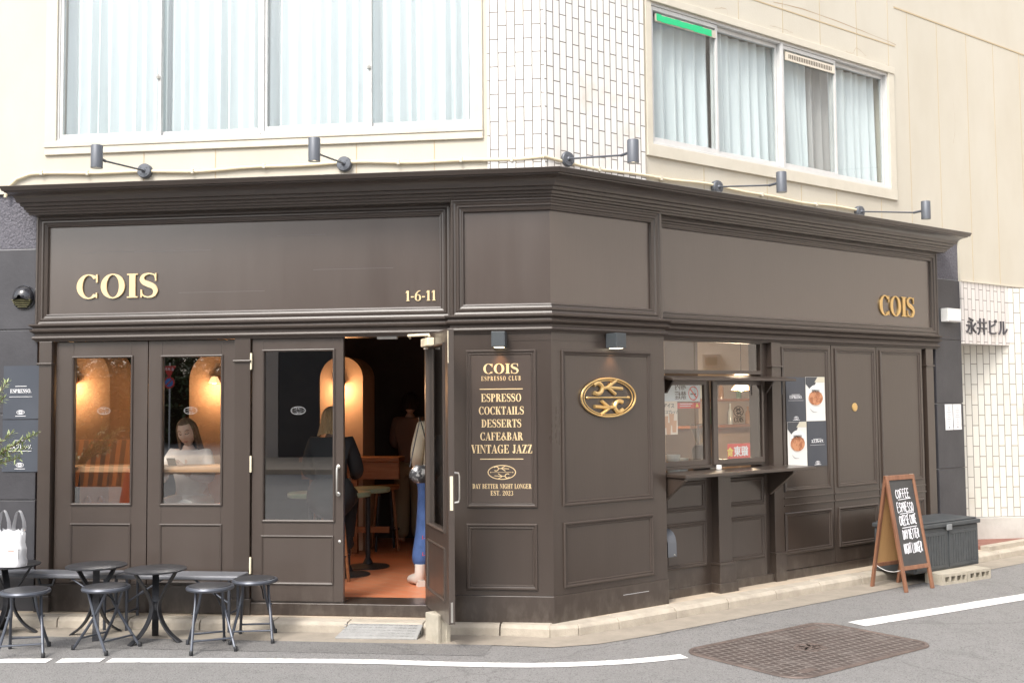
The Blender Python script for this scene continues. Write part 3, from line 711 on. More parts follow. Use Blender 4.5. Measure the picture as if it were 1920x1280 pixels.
# corner block walls (plinth proud of it)
def block(mb, out, z0, z1, xl=BX, xr=RX, back=.30):
    mb.prism([tuple(L2(xl,-out)), tuple(L2(clx(out),-out)), tuple(R2(xr,-out)), tuple(R2(xr,back)), tuple(R2(-clx(back),back)), tuple(L2(xl,back))], z0, z1)
b = MB(); block(b, 0, .285, 2.285); b.build('corner_wall', paint, sf, I4)
b = MB(); block(b, .008, .08, .283, BX-.002, RX+.006); b.build('corner_plinth', paint, sf, I4, bevel=.004)
b = MB(); block(b, -.004, 2.29, 3.29); b.build('corner_fascia', paint_sign, sf, I4)
# thin raised joints across the block
j = MB(); j.box(-.33, clx(.003), -.003, .01, 2.205, 2.216); j.build('joint_strip', paint, sf, FL)
j = MB(); j.box(-clx(.003), .53, -.003, .01, 2.205, 2.216); j.build('joint_strip', paint, sf, FR)

SIGN = [(0,0),(0,.030),(.010,.040),(.020,.040),(.026,.030),(.040,.026),(.052,.034),(.064,.034),(.070,.022),(.084,.018),(.090,.022),(.098,.020),(.104,0)]
PAN = [(0,0),(0,.010),(.006,.016),(.014,.016),(.018,.009),(.026,.006),(.030,.009),(.036,.008),(.040,0)]
SUNK = [(0,.004),(.006,.010),(.014,.010),(.020,.002),(.030,-.004),(.036,-.012)]
def signframe(fr, x0, x1, z0, z1, y, name='sign_moulding'):
    return MB().rframe(x0, x1, z0, z1, SIGN, y).build(name, paint, sf, fr, smooth=False)
# sign boards
MB().box(-4.235, BX, .12, .30, 2.285, 3.29).build('sign_board', paint_sign, sf, FL)
MB().box(RX, 5.44, .12, .30, 2.285, 3.29).build('sign_board', paint_sign, sf, FR)
signframe(FL, -4.235, BX-.006, 2.385, 3.30, .1195)
signframe(FR, RX+.006, 5.44, 2.385, 3.30, .1195)
# corner sign frame: moulding carried round the fold
def fold_frame(x0, x1, z0, z1, prof, y0=-.0045):
    mb = MB(); ls = []
    for i, o in prof:
        out = o-y0-.0045; 
        l = [FL @ Vector((x0+i, -out, z0+i)), FL @ Vector((clx(out), -out, z0+i)), FR @ Vector((x1-i, -out, z0+i)),
             FR @ Vector((x1-i, -out, z1-i)), FL @ Vector((clx(out), -out, z1-i)), FL @ Vector((x0+i, -out, z1-i))]
        ls.append(l)
    return mb.loops(ls)
fold_frame(BX+.002, RX-.046, 2.385, 3.30, SIGN).build('sign_moulding', paint, sf, I4)
# bands under the signs, stepping round the block
step = [L2(-4.235,.30), L2(-4.235,.12), L2(BX,.12), L2(BX,0), L2(0,0), R2(RX,0), R2(RX,.12), R2(5.44,.12), R2(5.44,.30)]
ENT = [(-.01,2.262),(.008,2.262),(.012,2.275),(.024,2.280),(.030,2.292),(.024,2.304),(.010,2.308),(.010,2.326),(.022,2.332),(.040,2.345),(.042,2.356),(.026,2.362),(.020,2.376),(.034,2.382),(.048,2.392),(.048,2.402),(.034,2.406),(-.01,2.407)]
sweep(MB(), step, ENT).build('entablature_band', paint_bead, sf, I4)
# cornice
CP = [(-.14,3.285),(.010,3.285),(.014,3.300),(.030,3.303),(.034,3.318),(.052,3.322),(.056,3.340),(.082,3.345),(.088,3.366),(.116,3.370),(.122,3.388),(.130,3.402),(.146,3.416),(.170,3.426),(.198,3.431),(.214,3.434),(.216,3.442),(.236,3.444),(.252,3.476),(.246,3.481),(-.13,3.484)]
cm = MB().loops([[FL @ Vector((-4.235-.45*max(o,0), .2, z)), FL @ Vector((-4.235-.45*max(o,0), -o, z)), FL @ Vector((clx(o), -o, z)), FR @ Vector((5.44+.5*max(o,0), -o, z)), FR @ Vector((5.44+.5*max(o,0), .2, z))] for o, z in CP], closed=False)
n = len(cm.v)
cm.build('cornice', paint, sf, I4)

# letters on the signs
def spaced(s_, x, z, h, y, d, st, sp, m, fr):
    for c in s_: serif(MB(), c, x, z, h, y, d, st=st).build('letter', m, sf, fr); x += (G[c][0]*st+sp)*h
spaced('COIS', -3.892, 2.607, .196, .118, .013, 1.14, .03, gold, FL)
serif(MB(), '1-6-11', -.905, 2.535, .080, .118, .008, st=.86, sp=.01, align='r').build('lettering', gold, sf, FL)
spaced('COIS', 4.40, 2.585, .205, .118, .013, 1.0, 0, gold_metal, FR)

dull = M('dull_scratch', (.15,.14,.14), .7)
for x0, x1, z in ((-3.86,-3.05,2.985),(-3.40,-2.75,2.978),(-3.02,-2.30,2.640),(-1.9,-1.25,2.80),(-2.2,-1.8,3.08)):
    MB().box(x0, x1, .1192, .1205, z, z+.0018).build('scratch', dull, sf, FL)
# panels on the corner block
def pm(fr, x0, x1, z0, z1, y, m=paint_bead, par=None):
    return MB().rframe(x0, x1, z0, z1, PAN, y).build('panel_moulding', m, par or sf, fr)
pm(FL, -.655, -.115, .942, 2.137, 0); pm(FL, -.660, -.118, .326, .822, 0)
pm(FR, .095, 1.045, .945, 2.132, 0); pm(FR, .098, 1.045, .333, .824, 0)
MB().rframe(-.615, -.155, .982, 2.097, [(0,0),(0,.003),(.23,.003)], 0).build('menu_board', paint_sign, sf, FL)
mx = -.385
t = MB()
def line(mb, x0, x1, z, y, h=.006): mb.box(x0, x1, y-.003, y, z, z+h)
yb = -.003
serif(t, 'COIS', mx, 1.955, .076, yb, .003, st=1.15, sp=.03, align='c')
serif(t, 'ESPRESSO CLUB', mx, 1.902, .034, yb, .0025, st=.62, sp=.20, align='c')
line(t, mx-.165, mx+.165, 1.835, yb)
for s_, z in (('ESPRESSO',1.742), ('COCKTAILS',1.645), ('DESSERTS',1.548), ('CAFE&BAR',1.450), ('VINTAGE JAZZ',1.352)):
    serif(t, s_, mx, z, .060 if s_ != 'VINTAGE JAZZ' else .064, yb, .003, st=.74, sp=.03, align='c')
line(t, mx-.165, mx+.165, 1.305, yb)
serif(t, 'DAY BETTER NIGHT LONGER', mx, 1.085, .036, yb, .0025, st=.60, sp=.05, align='c')
serif(t, 'EST. 2023', mx, 1.034, .036, yb, .0025, st=.72, sp=.04, align='c')
t.build('lettering', gold, sf, FL)
emblem(MB(), mx, 1.208, .108, .055, yb, .003, .006, .022).build('emblem', gold, sf, FL)
ex, ez = lp(FR, 1139, 745, 0)
emblem(MB(), ex, ez, .285, .150, -.001, .016, .014, .040, tube=True).build('emblem', gold_metal, sf, FR, smooth=True)
# a fine scratch line low on the plinth and chips of paint
MB().box(.70, .98, -.0092, -.007, .212, .216).build('scratch', ink_grey, sf, FR)

# ---- left run: pilasters, folding doors, plinth, threshold
def pil(fr, x0, x1, y, z0=.10, z1=2.262, base=.20, cap=2.078):
    m = MB(); m.box(x0, x1, y, y+.12, z0, z1); o = m.build('pilaster', paint, sf, fr, bevel=.003)
    c = MB(); c.box(x0-.012, x1+.008, y-.016, y+.05, cap-.006, cap+.010); c.build('pilaster_band', paint, o, fr, bevel=.004)
    if base:
        c = MB(); c.box(x0-.010, x1+.010, y-.012, y+.06, z0-.03, base); c.box(x0-.014, x1+.014, y-.018, y+.06, base-.004, base+.012); c.build('pilaster_base', paint, o, fr, bevel=.003)
    return o
pil(FL, -4.20, -4.09, .10, cap=2.078); pil(FL, -2.545, -2.415, .115, cap=2.080)
MB().box(-.962, BX-.001, .12, .26, .10, 2.262).build('door_jamb', paint, sf, FL, bevel=.003)
MB().box(-4.09, -.77, .13, .30, 2.262, 2.40).build('lintel', paint, sf, FL)
# plinth and threshold
MB().box(-4.21, -2.42, .125, .30, .09, .305).build('plinth', paint, sf, FL, bevel=.003)
MB().box(-2.414, -.77, .118, .42, .09, .182).build('threshold', paint, sf, FL, bevel=.004)
MB().box(-2.416, -1.66, .150, .26, .182, .192).build('sill_strip', paint, sf, FL)

def door_leaf(name, x0, x1, z0, z1, y, gl, pn, fr, par, mg=glass, th=.045, both=False):
    """timber leaf with a glazed upper light and one panel"""
    d = MB()
    d.box(x0, gl[0], y, y+th, z0, z1); d.box(gl[1], x1, y, y+th, z0, z1)
    d.box(gl[0], gl[1], y, y+th, z0, gl[2]); d.box(gl[0], gl[1], y, y+th, gl[3], z1)
    o = d.build(name, paint_door, par, fr, bevel=.0025)
    bead = [(-.014,0),(-.014,.010),(-.006,.013),(.002,.008),(.004,-.014)]
    MB().rframe(gl[0], gl[1], gl[2], gl[3], bead, y).build('glazing_bead', paint_bead, o, fr)
    MB().quad((gl[0],y+.018,gl[2]),(gl[1],y+.018,gl[2]),(gl[1],y+.018,gl[3]),(gl[0],y+.018,gl[3])).build('pane', mg, o, fr)
    pb = [(0,0),(0,.008),(.007,.011),(.014,.007),(.020,.001)]
    MB().rframe(pn[0], pn[1], pn[2], pn[3], pb, y).build('panel_moulding', paint_bead, o, fr)
    if both:
        yb = y+th; 
        MB().rframe(gl[0], gl[1], gl[2], gl[3], [(a,-c) for a,c in bead], yb).build('glazing_bead', paint, o, fr)
        MB().rframe(pn[0], pn[1], pn[2], pn[3], [(a,-c) for a,c in pb], yb).build('panel_moulding', paint, o, fr)
    return o
ink_decal = M('decal_grey', (.50,.50,.51), .6)
def sticker(o, x, z, r, y, fr):
    emblem(MB(), x, z, r, r*.52, y, .0012, r*.036, .008).build('window_emblem', ink_decal, o, fr)
d1 = door_leaf('folding_door', -4.078, -3.290, .306, 2.258, .150, (-3.926,-3.428,.948,2.127), (-3.938,-3.420,.318,.790), FL, sf)
d2 = door_leaf('folding_door', -3.282, -2.547, .306, 2.258, .150, (-3.166,-2.668,.948,2.125), (-3.178,-2.656,.318,.790), FL, sf)
d3 = door_leaf('door', -2.408, -1.660, .194, 2.272, .140, (-2.312,-1.742,.824,2.158), (-2.330,-1.738,.323,.706), FL, sf)
sticker(d1, -3.67, 1.695, .055, .166, FL); sticker(d2, lp(FL,357,767,.165)[0], 1.692, .055, .166, FL); sticker(d3, lp(FL,559,765,.155)[0], 1.685, .060, .156, FL)
def hinge(o, fr, x, y, z, h=.13):
    MB().lathe([(.0,-h/2),(.009,-h/2),(.010,-h/2+.004),(.010,h/2-.004),(.009,h/2),(0,h/2)], 10, (x, y, z), cap=False).build('hinge', cream_plastic, o, fr, smooth=True)
for z in (2.08, 1.265, .47): hinge(d3, FL, -2.412, .124, z)
def pull(o, fr, x, y, z, h, s=-1):
    m = MB(); m.tube([(x,y,z-h/2),(x,y+s*.04,z-h/2+.006),(x,y+s*.045,z-h/2+.03),(x,y+s*.045,z+h/2-.03),(x,y+s*.04,z+h/2-.006),(x,y,z+h/2)], .008, 8)
    for k in (-1, 1): m.lathe([(.016,0),(.016,.006*s),(.010,.009*s)], 12, (x, y, z+k*h/2), 'y')
    return m.build('handle', steel, o, fr, smooth=True)
pull(d3, FL, -1.700, .140, 1.135, .215)
# lock keyhole and small scuffs on the folding leaf
MB().lathe([(.012,0),(.012,-.004),(.006,-.006)], 10, (-1.690,.140,.66), 'y').build('lock', steel, d3, FL)

# ---- the open door: hinged at the jamb, swung out to the street
hx, hy = -.960, .125; fx, fy = -.645, -.585
ang = math.atan2(fy-hy, fx-hx)
FD = FL @ Matrix.Translation((hx, hy, 0)) @ Matrix.Rotation(ang, 4, 'Z')
LD = math.hypot(fx-hx, fy-hy)
d4 = door_leaf('open_door', 0, LD, .186, 2.262, -.045, (.105, LD-.115, .824, 2.158), (.09, LD-.10, .323, .706), FD, sf, both=True)
for z in (2.06, 1.22, .42): hinge(d4, FD, .0, .008, z)
pull(d4, FD, LD-.05, 0, 1.135, .215, 1)
MB().box(LD, LD+.003, -.034, -.012, .98, 1.22).build('lock_plate', cream_plastic, d4, FD)
MB().box(LD-.001, LD+.002, -.045, -.040, 2.02, 2.25).build('edge_bolt', cream_plastic, d4, FD)
MB().box(LD-.001, LD+.002, -.032, -.016, .20, .34).build('edge_bolt', steel, d4, FD)
# door closer
cl = MB(); cl.box(.12, .36, -.10, -.046, 2.165, 2.225); c_ = cl.build('door_closer', cream_plastic, d4, FD, bevel=.006)
MB().lathe([(.018,-.01),(.018,.0),(.01,.008)], 12, (.18, -.073, 2.155)).build('closer_knob', steel, c_, FD)
A_ = FL.inverted() @ (FD @ Vector((.30, -.073, 2.235)))
ar = MB(); mid = (A_.x-.17, A_.y+.05, 2.248); ar.tube([(A_.x, A_.y, 2.236), (A_.x, A_.y, 2.25), mid], .010, 8); ar.tube([mid, (A_.x-.22, .16, 2.245)], .009, 8); ar.build('closer_arm', cream_plastic, c_, FL)
MB().box(-1.40, -1.24, .19, .23, 2.245, 2.262).build('strike_plate', white_plastic, sf, FL)

# ---- right run: kiosk window with counter, panelled folding leaves
Yk = .12
pil(FR, 1.215, 1.275, .10, z0=.085, base=None, cap=2.045)
MB().box(1.275, 5.36, .13, .30, 2.257, 2.40).build('lintel', paint, sf, FR)
MB().box(2.60, 2.70, .17, .30, .10, 2.262).build('kiosk_post', paint, sf, FR, bevel=.003)
pil(FR, 2.702, 2.832, .112, z0=.095, base=.335, cap=2.040)
# transom and sashes
ks = MB(); ks.box(1.275, 2.60, .15, .20, 1.965, 2.000); ks.box(1.275, 2.60, .15, .20, 1.150, 1.175); ks.box(1.275, 2.60, .14, .20, 2.245, 2.257); ks.box(1.2755, 1.284, .15, .20, 1.175, 2.245); ks.box(2.592, 2.5995, .15, .20, 1.175, 2.245)
k_ = ks.build('kiosk_window', paint, sf, FR, bevel=.003)
MB().quad((1.275,.175,2.0),(2.60,.175,2.0),(2.60,.175,2.246),(1.275,.175,2.246)).build('pane', glass_kiosk, k_, FR)
def sash(x0, x1, y, g):
    s = MB(); s.box(x0, g[0], y, y+.03, 1.176, 1.93); s.box(g[1], x1, y, y+.03, 1.176, 1.93); s.box(g[0], g[1], y, y+.03, 1.176, g[2]); s.box(g[0], g[1], y, y+.03, g[3], 1.93)
    o = s.build('sash', paint_door, k_, FR, bevel=.003)
    MB().quad((g[0],y+.015,g[2]),(g[1],y+.015,g[2]),(g[1],y+.015,g[3]),(g[0],y+.015,g[3])).build('pane', glass_kiosk, o, FR)
    return o
sash(1.275, 1.93, .165, (1.285,1.855,1.222,1.870)); s2 = sash(1.925, 2.60, .13, (1.985,2.575,1.219,1.870))
cx_, cz_ = lp(FR, 1387, 771, .13); emblem(MB(), cx_, cz_+.0, .066, .048, .144, .0012, .006, .05).build('window_emblem', ink_black, s2, FR)
serif(MB(), 'COIS', cx_, cz_-.095, .045, .144, .001, st=.9, align='c').build('window_lettering', ink_black, s2, FR)
# small awning shelf and the counter with brackets

def wedge(mb, x0, x1, prof): # prof (y,z) polygon
    n = len(prof); mb.add([(x0,p[0],p[1]) for p in prof]+[(x1,p[0],p[1]) for p in prof], [tuple(range(n)), tuple(range(2*n-1,n-1,-1))]+[((i+1)%n,i,n+i,n+(i+1)%n) for i in range(n)])
    return mb
wedge(MB(), 1.235, 2.83, [(.13,1.930),(.13,1.950),(-.055,1.925),(-.062,1.920),(-.062,1.906),(-.055,1.902)]).build('awning_shelf', paint, sf, FR, bevel=.003)
for x in (1.33, 2.62): wedge(MB(), x, x+.02, [(.13,1.92),(.13,1.80),(.115,1.80),(.03,1.905)]).build('shelf_bracket', paint, sf, FR)
MB().tube([(2.66,-.03,1.90),(2.66,-.03,1.78)], .006, 6).build('shelf_hook', black, sf, FR)
ct = MB(); ct.box(1.225, 2.90, -.20, -.0+.17, 1.106, 1.135); ct.build('counter', paint, sf, FR, bevel=.005)
for x in (1.24, 2.62):
    wedge(MB(), x, x+.034, [(.12,1.104),(-.17,1.104),(-.17,1.085),(.10,.88),(.12,.88)]).build('counter_bracket', paint, sf, FR, bevel=.003)
x_, z_ = lp(FR, 1348, 878, .10); MB().box(x_-.012, x_+.016, .08, .12, 1.136, 1.175).build('bolt', white_plastic, sf, FR, bevel=.004)
# kiosk base
MB().box(1.275, 2.61, .14, .30, .14, 1.10).build('kiosk_base', paint, sf, FR)
MB().box(1.275, 2.71, .125, .30, .07, .160).build('plinth', paint, sf, FR, bevel=.004)
def post(x0, x1, y):
    o = MB().box(x0, x1, y, .30, .09, 1.10).build('post', paint, sf, FR, bevel=.003)
    c = MB(); c.box(x0-.022, x1+.022, y-.022, y+.10, .075, .325); c.box(x0-.03, x1+.03, y-.03, y+.10, .320, .338); c.box(x0-.036, x1+.036, y-.036, y+.10, .06, .165); c.build('post_base', paint, o, FR, bevel=.003)
post(1.895, 2.055, .06)
for a, b in ((1.318,1.815), (2.100,2.585)):
    pm(FR, a, b, .795, 1.050, .14); pm(FR, a, b, .318, .702, .14)
# folding panelled leaves
def leaf(x0, x1, g0, g1):
    o = MB().box(x0, x1, .125, .17, .17, 2.258).build('panelled_leaf', paint, sf, FR, bevel=.003)
    for z0, z1 in ((.884,2.226), (.313,.692)):
        MB().rframe(g0, g1, z0, z1, PAN, .125).build('panel_moulding', paint, o, FR)
    r = MB(); r.box(x0+.002, x1-.002, .112, .13, .752, .766); r.box(x0+.002, x1-.002, .112, .13, .822, .834); r.build('rail_bead', paint, o, FR, bevel=.003)
    return o
leaf(2.84, 3.597, 2.850, 3.550); lB = leaf(3.607, 4.340, 3.655, 4.300); leaf(4.350, 5.160, 4.392, 5.115)
MB().box(2.84, 5.22, .118, .30, .07, .166).build('plinth', paint, sf, FR, bevel=.004)
MB().box(2.70, 5.36, .20, .30, .10, 2.257).build('backing', blackish, sf, FR)
mxp, mzp = lp(FR, 1603, 763, .12)
MB().lathe([(0,.1255),(.042,.1255),(.042,.119),(.036,.116),(0,.115)], 20, (mxp, 0, mzp), 'y', cap=False).build('gold_badge', gold_metal, lB, FR)
pil(FR, 5.225, 5.36, .115, z0=.10, base=None, cap=2.078)

# concrete piers at both ends of the shop front
def pier(fr, x0, x1, zt, seams, name, label):
    t = thing(name, label, 'pier', fr)
    zs = [.0]+seams+[zt]
    for i in range(len(zs)-1):
        top = i == len(zs)-2
        z1 = zs[i+1]-(0 if top else .008)
        MB().box(x0, x1, .135+(.012 if top else 0), .5, zs[i], z1).build('stucco_panel' if top else 'stone_panel', stucco if top else stonegrey, t, fr, bevel=.004)
    MB().box(x0+.003, x1-.003, .150, .48, .0, zt-.02).build('core', M('pale_joint', (.30,.30,.31), .8), t, fr)
    return t
SE = [.98, 1.68, 2.37, 3.035]
pier(FL, -6.2, -4.237, 3.49, SE, 'wall_pier', 'dark grey panelled wall pier with the round vent hood')
pier(FR, 5.442, 5.958, 3.49, SE, 'wall_pier', 'narrow dark grey wall pier between the cafe and the curved tiled wall')
# pipe chase on the rough stucco
MB().tube([(-4.50,.19,3.44),(-4.50,.18,3.40),(-4.52,.18,3.10),(-4.55,.18,3.06)], .022, 8).build('drain_hose', black, None, FL, smooth=True)
tag(bpy.data.objects['drain_hose'], 'thin black hose running down the rough stucco under the cornice', 'hose')
# ================================================================== wall lamps over the cornice
def arm_lamp(fr, base, head, label):
    x, z = lp(fr, *base, .12)
    L_ = min((i*.01 for i in range(20, 120)), key=lambda t: abs(lp(fr, *head, -t)[0]-x))
    hz = lp(fr, *head, -L_)[1]
    Fm = fr @ Matrix.Translation((x, .12, z))
    t = thing('arm_lamp', label, 'wall lamp', Fm, 'arm lamps along the top of the cornice')
    ds = MB(); ds.lathe([(.0,-.001),(.060,-.001),(.060,-.035),(.054,-.042),(.054,-.048),(.020,-.050),(.012,-.06),(0,-.06)], 24, ax='y', cap=False)
    for k in range(4):
        a = R_(45+90*k); ds.lathe([(.006,-.048),(.006,-.052),(0,-.053)], 8, (.036*math.cos(a), 0, .036*math.sin(a)), 'y', cap=False)
    ds.build('wall_plate', lampgrey, t, Fm, smooth=True)
    hy_, hz_ = -L_-.12, hz-z
    ar = MB(); ar.tube([(0,-.05,0),(0,hy_+.12,hz_-.005)], .0075, 8); ar.tube([(0,hy_+.13,hz_-.005),(0,hy_+.04,hz_)], .011, 8)
    ar.build('arm', lampgrey, t, Fm, smooth=True)
    sh = MB(); sh.lathe([(0,.086),(.040,.086),(.043,.082),(.043,-.085),(.039,-.086),(.039,-.060)], 24, (0,hy_,hz_), cap=False)
    o = sh.build('lamp_shade', lampgrey, t, Fm, smooth=True)
    MB().lathe([(.039,-.070),(0,-.068)], 24, (0,hy_,hz_), cap=False).build('diffuser', led, o, Fm)
arm_lamp(FL, (274,322), (182,294), 'grey arm lamp furthest along the main street side, near the conduit end')
arm_lamp(FL, (647,309), (589,281), 'grey arm lamp below the wide mullion of the main street window')
arm_lamp(FR, (1060,300), (1186,284), 'grey arm lamp in front of the white tiled corner')
arm_lamp(FR, (1341,352), (1466,342), 'grey arm lamp under the side street window')
arm_lamp(FR, (1608,398), (1735,394), 'grey arm lamp at the far end of the side street cornice')
# cream conduit feeding the lamps
cd = thing('cable_conduit', 'cream cable conduit clipped along the wall just above the cornice', 'conduit', FL)
def wv(x): return .010*math.sin(x*2.7)+.006*math.sin(x*7.1)
ptsL = [(-4.52,.10,3.46),(-4.49,.10,3.55),(-4.42,.10,3.61)]+[(x, .10, 3.635+wv(x)) for x in [-4.3+.15*i for i in range(28)]]+[(-.06,.095,3.635)]
MB().tube(ptsL, .013, 8).build('conduit', M('conduit_cream', (.78,.68,.48), .5), cd, FL, smooth=True)
ptsR = [(.02,.095,3.635)]+[(x,.10,3.62+wv(x+1)) for x in [.2+.15*i for i in range(27)]]
MB().tube(ptsR, .013, 8).build('conduit', bpy.data.materials['conduit_cream'], cd, FR, smooth=True)
for x in (-4.2,-3.8,-2.9,-2.3,-1.2,-.7,-.3): MB().box(x-.012, x+.012, .082, .121, 3.617+wv(x), 3.655+wv(x)).build('clip', beige_trim, cd, FL, bevel=.004)
for x in (.6,1.3,2.6,3.4): MB().box(x-.012, x+.012, .082, .121, 3.600+wv(x+1), 3.638+wv(x+1)).build('clip', beige_trim, cd, FR, bevel=.004)

# box lamps on the corner block
def box_lamp(fr, x, z, label):
    Fm = fr @ Matrix.Translation((x, 0, z))
    t = thing('box_lamp', label, 'wall lamp', Fm, 'box lamps on the corner block')
    MB().box(-.052,.052,-.135,-.012,-.058,.058).build('housing', slate, t, Fm, bevel=.004)
    MB().box(-.045,.045,-.012,-.0005,-.045,.045).build('bracket', black, t, Fm)
    MB().box(-.035,.035,-.115,-.03,-.062,-.0585).build('diffuser', led, t, Fm)
    l = bpy.data.lights.new('box_lamp_light', 'SPOT'); l.energy = 2.6; l.color = (1,.55,.28); l.spot_size = R_(95); l.spot_blend = .6; l.shadow_soft_size = .03
    o = bpy.data.objects.new('box_lamp_light', l); COL.objects.link(o); o.parent = t; o.matrix_parent_inverse = Matrix.Identity(4); o.location = (0,-.045,-.066)
x, z = lp(FL, 936, 637, -.13); box_lamp(FL, -.388, 2.212, 'square grey box lamp above the gold cafe menu')
box_lamp(FR, .60, 2.212, 'square grey box lamp above the raised oval emblem')

# round vent hood on the pier
vx, vz = lp(FL, 41, 557, .10); Fm = FL @ Matrix.Translation((vx, .134, vz))
t = thing('vent_hood', 'round glossy black vent hood on the grey pier beside the large sign', 'vent hood', Fm)
hm_ = M('gloss_black', (.03,.03,.035), .12, spec=.7)
MB().lathe([(.100,0),(.103,-.006),(.094,-.014),(.09,-.002)], 28, ax='y', cap=False).build('flange', hm_, t, Fm, smooth=True)
h = MB(); nn = 20; ls = []
for i in range(9):
    th = R_(i*10); ls.append([(.092*math.cos(th)*math.cos(R_(-20+k*220/nn)), -.08*math.sin(th), .092*math.cos(th)*math.sin(R_(-20+k*220/nn))) for k in range(nn+1)])
h.loops(ls, closed=False); h.build('hood', hm_, t, Fm, smooth=True)
v = MB()
for k in range(5):
    zz = -.022-.014*k; ww = math.sqrt(max(.09**2-zz**2, .0004))*.95; v.box(-ww, ww, -.05+.006*k, -.012, zz-.002, zz+.002)
v.build('louvre', M('vent_slat', (.20,.185,.09), .45, metal=.3), t, Fm)
MB().lathe([(0,-.004),(.088,-.004)], 24, ax='y', cap=False).build('backplate', blackish, t, Fm)

# small vent cowl low on the kiosk base
x, z = lp(FR, 1247, 1047, .10); Fm = FR @ Matrix.Translation((1.262, .125, .545))
t = thing('vent_cowl', 'curved dark vent cowl low down beside the corner block under the counter', 'vent cowl', Fm)
pr = [(0,.13),(-.04,.126),(-.075,.105),(-.10,.07),(-.112,.02),(-.114,-.09),(-.11,-.09)]
c = MB(); c.loops([[(x_,p[0],p[1]) for p in pr] for x_ in (-.04,.06)], closed=False); c.build('cowl', lampgrey, t, Fm, smooth=True)
c = MB(); 
for x_ in (-.04,.06): c.add([(x_,p[0],p[1]) for p in pr[:-1]]+[(x_,0,-.09)], [tuple(range(7))])
c.build('cheek', black, t, Fm)
MB().lathe([(.006,0),(.006,-.008),(0,-.009)], 8, (.03,-.115,-.075), 'y', cap=False).build('screw', steel, t, Fm)

# junction box and menu sheets on the far pier
x0, z1 = lp(FR,1766,580,.135); x1, z0 = lp(FR,1799,604,.135)
Fm = FR @ Matrix.Translation((5.56, .134, 2.56))
t = thing('junction_box', 'white plastic box mounted high on the narrow grey pier', 'junction box', Fm)
MB().box(0,.27,-.085,0,0,.145).build('cover', white_plastic, t, Fm, bevel=.006)
MB().box(.02,.25,-.09,-.084,.008,.014).build('seam', ink_grey, t, Fm)
def sheet(name, fr, x0, x1, z0, z1, y, mat, label, cat, group=None, th=.0025, curl=.004):
    mb = MB(); n = 6; m_ = 6; ls = []
    for j in range(m_+1):
        ls.append([(x0+(x1-x0)*i/n, y-th-curl*abs(math.sin(i*1.7+j*1.1))*(j/m_)**2, z1+(z0-z1)*j/m_) for i in range(n+1)])
    mb.loops(ls, closed=False)
    o = mb.build(name, mat, None, fr, smooth=True)
    return tag(o, label, cat, group)
def writing(par, fr, mb, name='lettering', m=None): return mb.build(name, m or ink_white, par, fr)
mxs = [(5.583,5.735), (5.745,5.905)]
for k, (a, b) in enumerate(mxs):
    s = sheet('menu_sheet', FR, a, b, 1.39, 1.668, .1345, M('paper_white', (.82,.82,.84), .6) if k == 0 else bpy.data.materials['paper_white'],
      'white printed sheet on the grey pier, the one next to the shop front' if k == 0 else 'white printed sheet on the grey pier, the one next to the curved tiled wall', 'notice', 'menu sheets on the grey pier')
    t_ = MB()
    for q in range(11):
        wq = random.uniform(.03,.10) if q % 4 else .04
        t_.box((a+b)/2-wq/2, (a+b)/2+wq/2, .1285, .1300, 1.64-q*.019, 1.644-q*.019)
    t_.lathe([(.014,.1285),(.014,.1296)], 12, ((a+b)/2, 0, 1.417), 'y')
    t_.build('print', ink_grey, s, FR)

# posters by the far edge of the main street pier: two dark ones
pa = (lp(FL,7,686,.13), lp(FL,72,785,.13)); pb_ = (lp(FL,5,787,.13), lp(FL,71,884,.13))
for k, (p, q) in enumerate((pa, pb_)):
    x0, x1, z1, z0 = p[0], q[0], p[1], q[1]
    s = sheet('poster', FL, x0, x1, z0, z1, .1345, poster_dark, 'dark blue grey poster reading ESPRESSO, upper of the two on the pier' if k == 0 else 'dark blue grey poster with white kana, lower of the two on the pier', 'poster', 'posters on the cafe front', curl=.006)
    t_ = MB(); cx = (x0+x1)/2+.0; y_ = .128
    if k == 0: serif(t_, 'ESPRESSO.', cx, z1-.222, .032, y_, .001, st=.80, sp=.02, align='c')
    else: font_text(t_, 'エスプレッソ.', cx, z1-.235, .045, y_, sx=.75, align='c')
    t_.box(cx-.05, cx+.05, y_-.001, y_, z1-.170, z1-.166); t_.box(cx-.10, cx+.10, y_-.001, y_, z1-.255, z1-.252)
    emblem(t_, cx, z0+.055, .035, .018, y_, .001, .003, .05); t_.box(cx-.045, cx+.045, y_-.001, y_, z0+.022, z0+.026)
    writing(s, FL, t_)
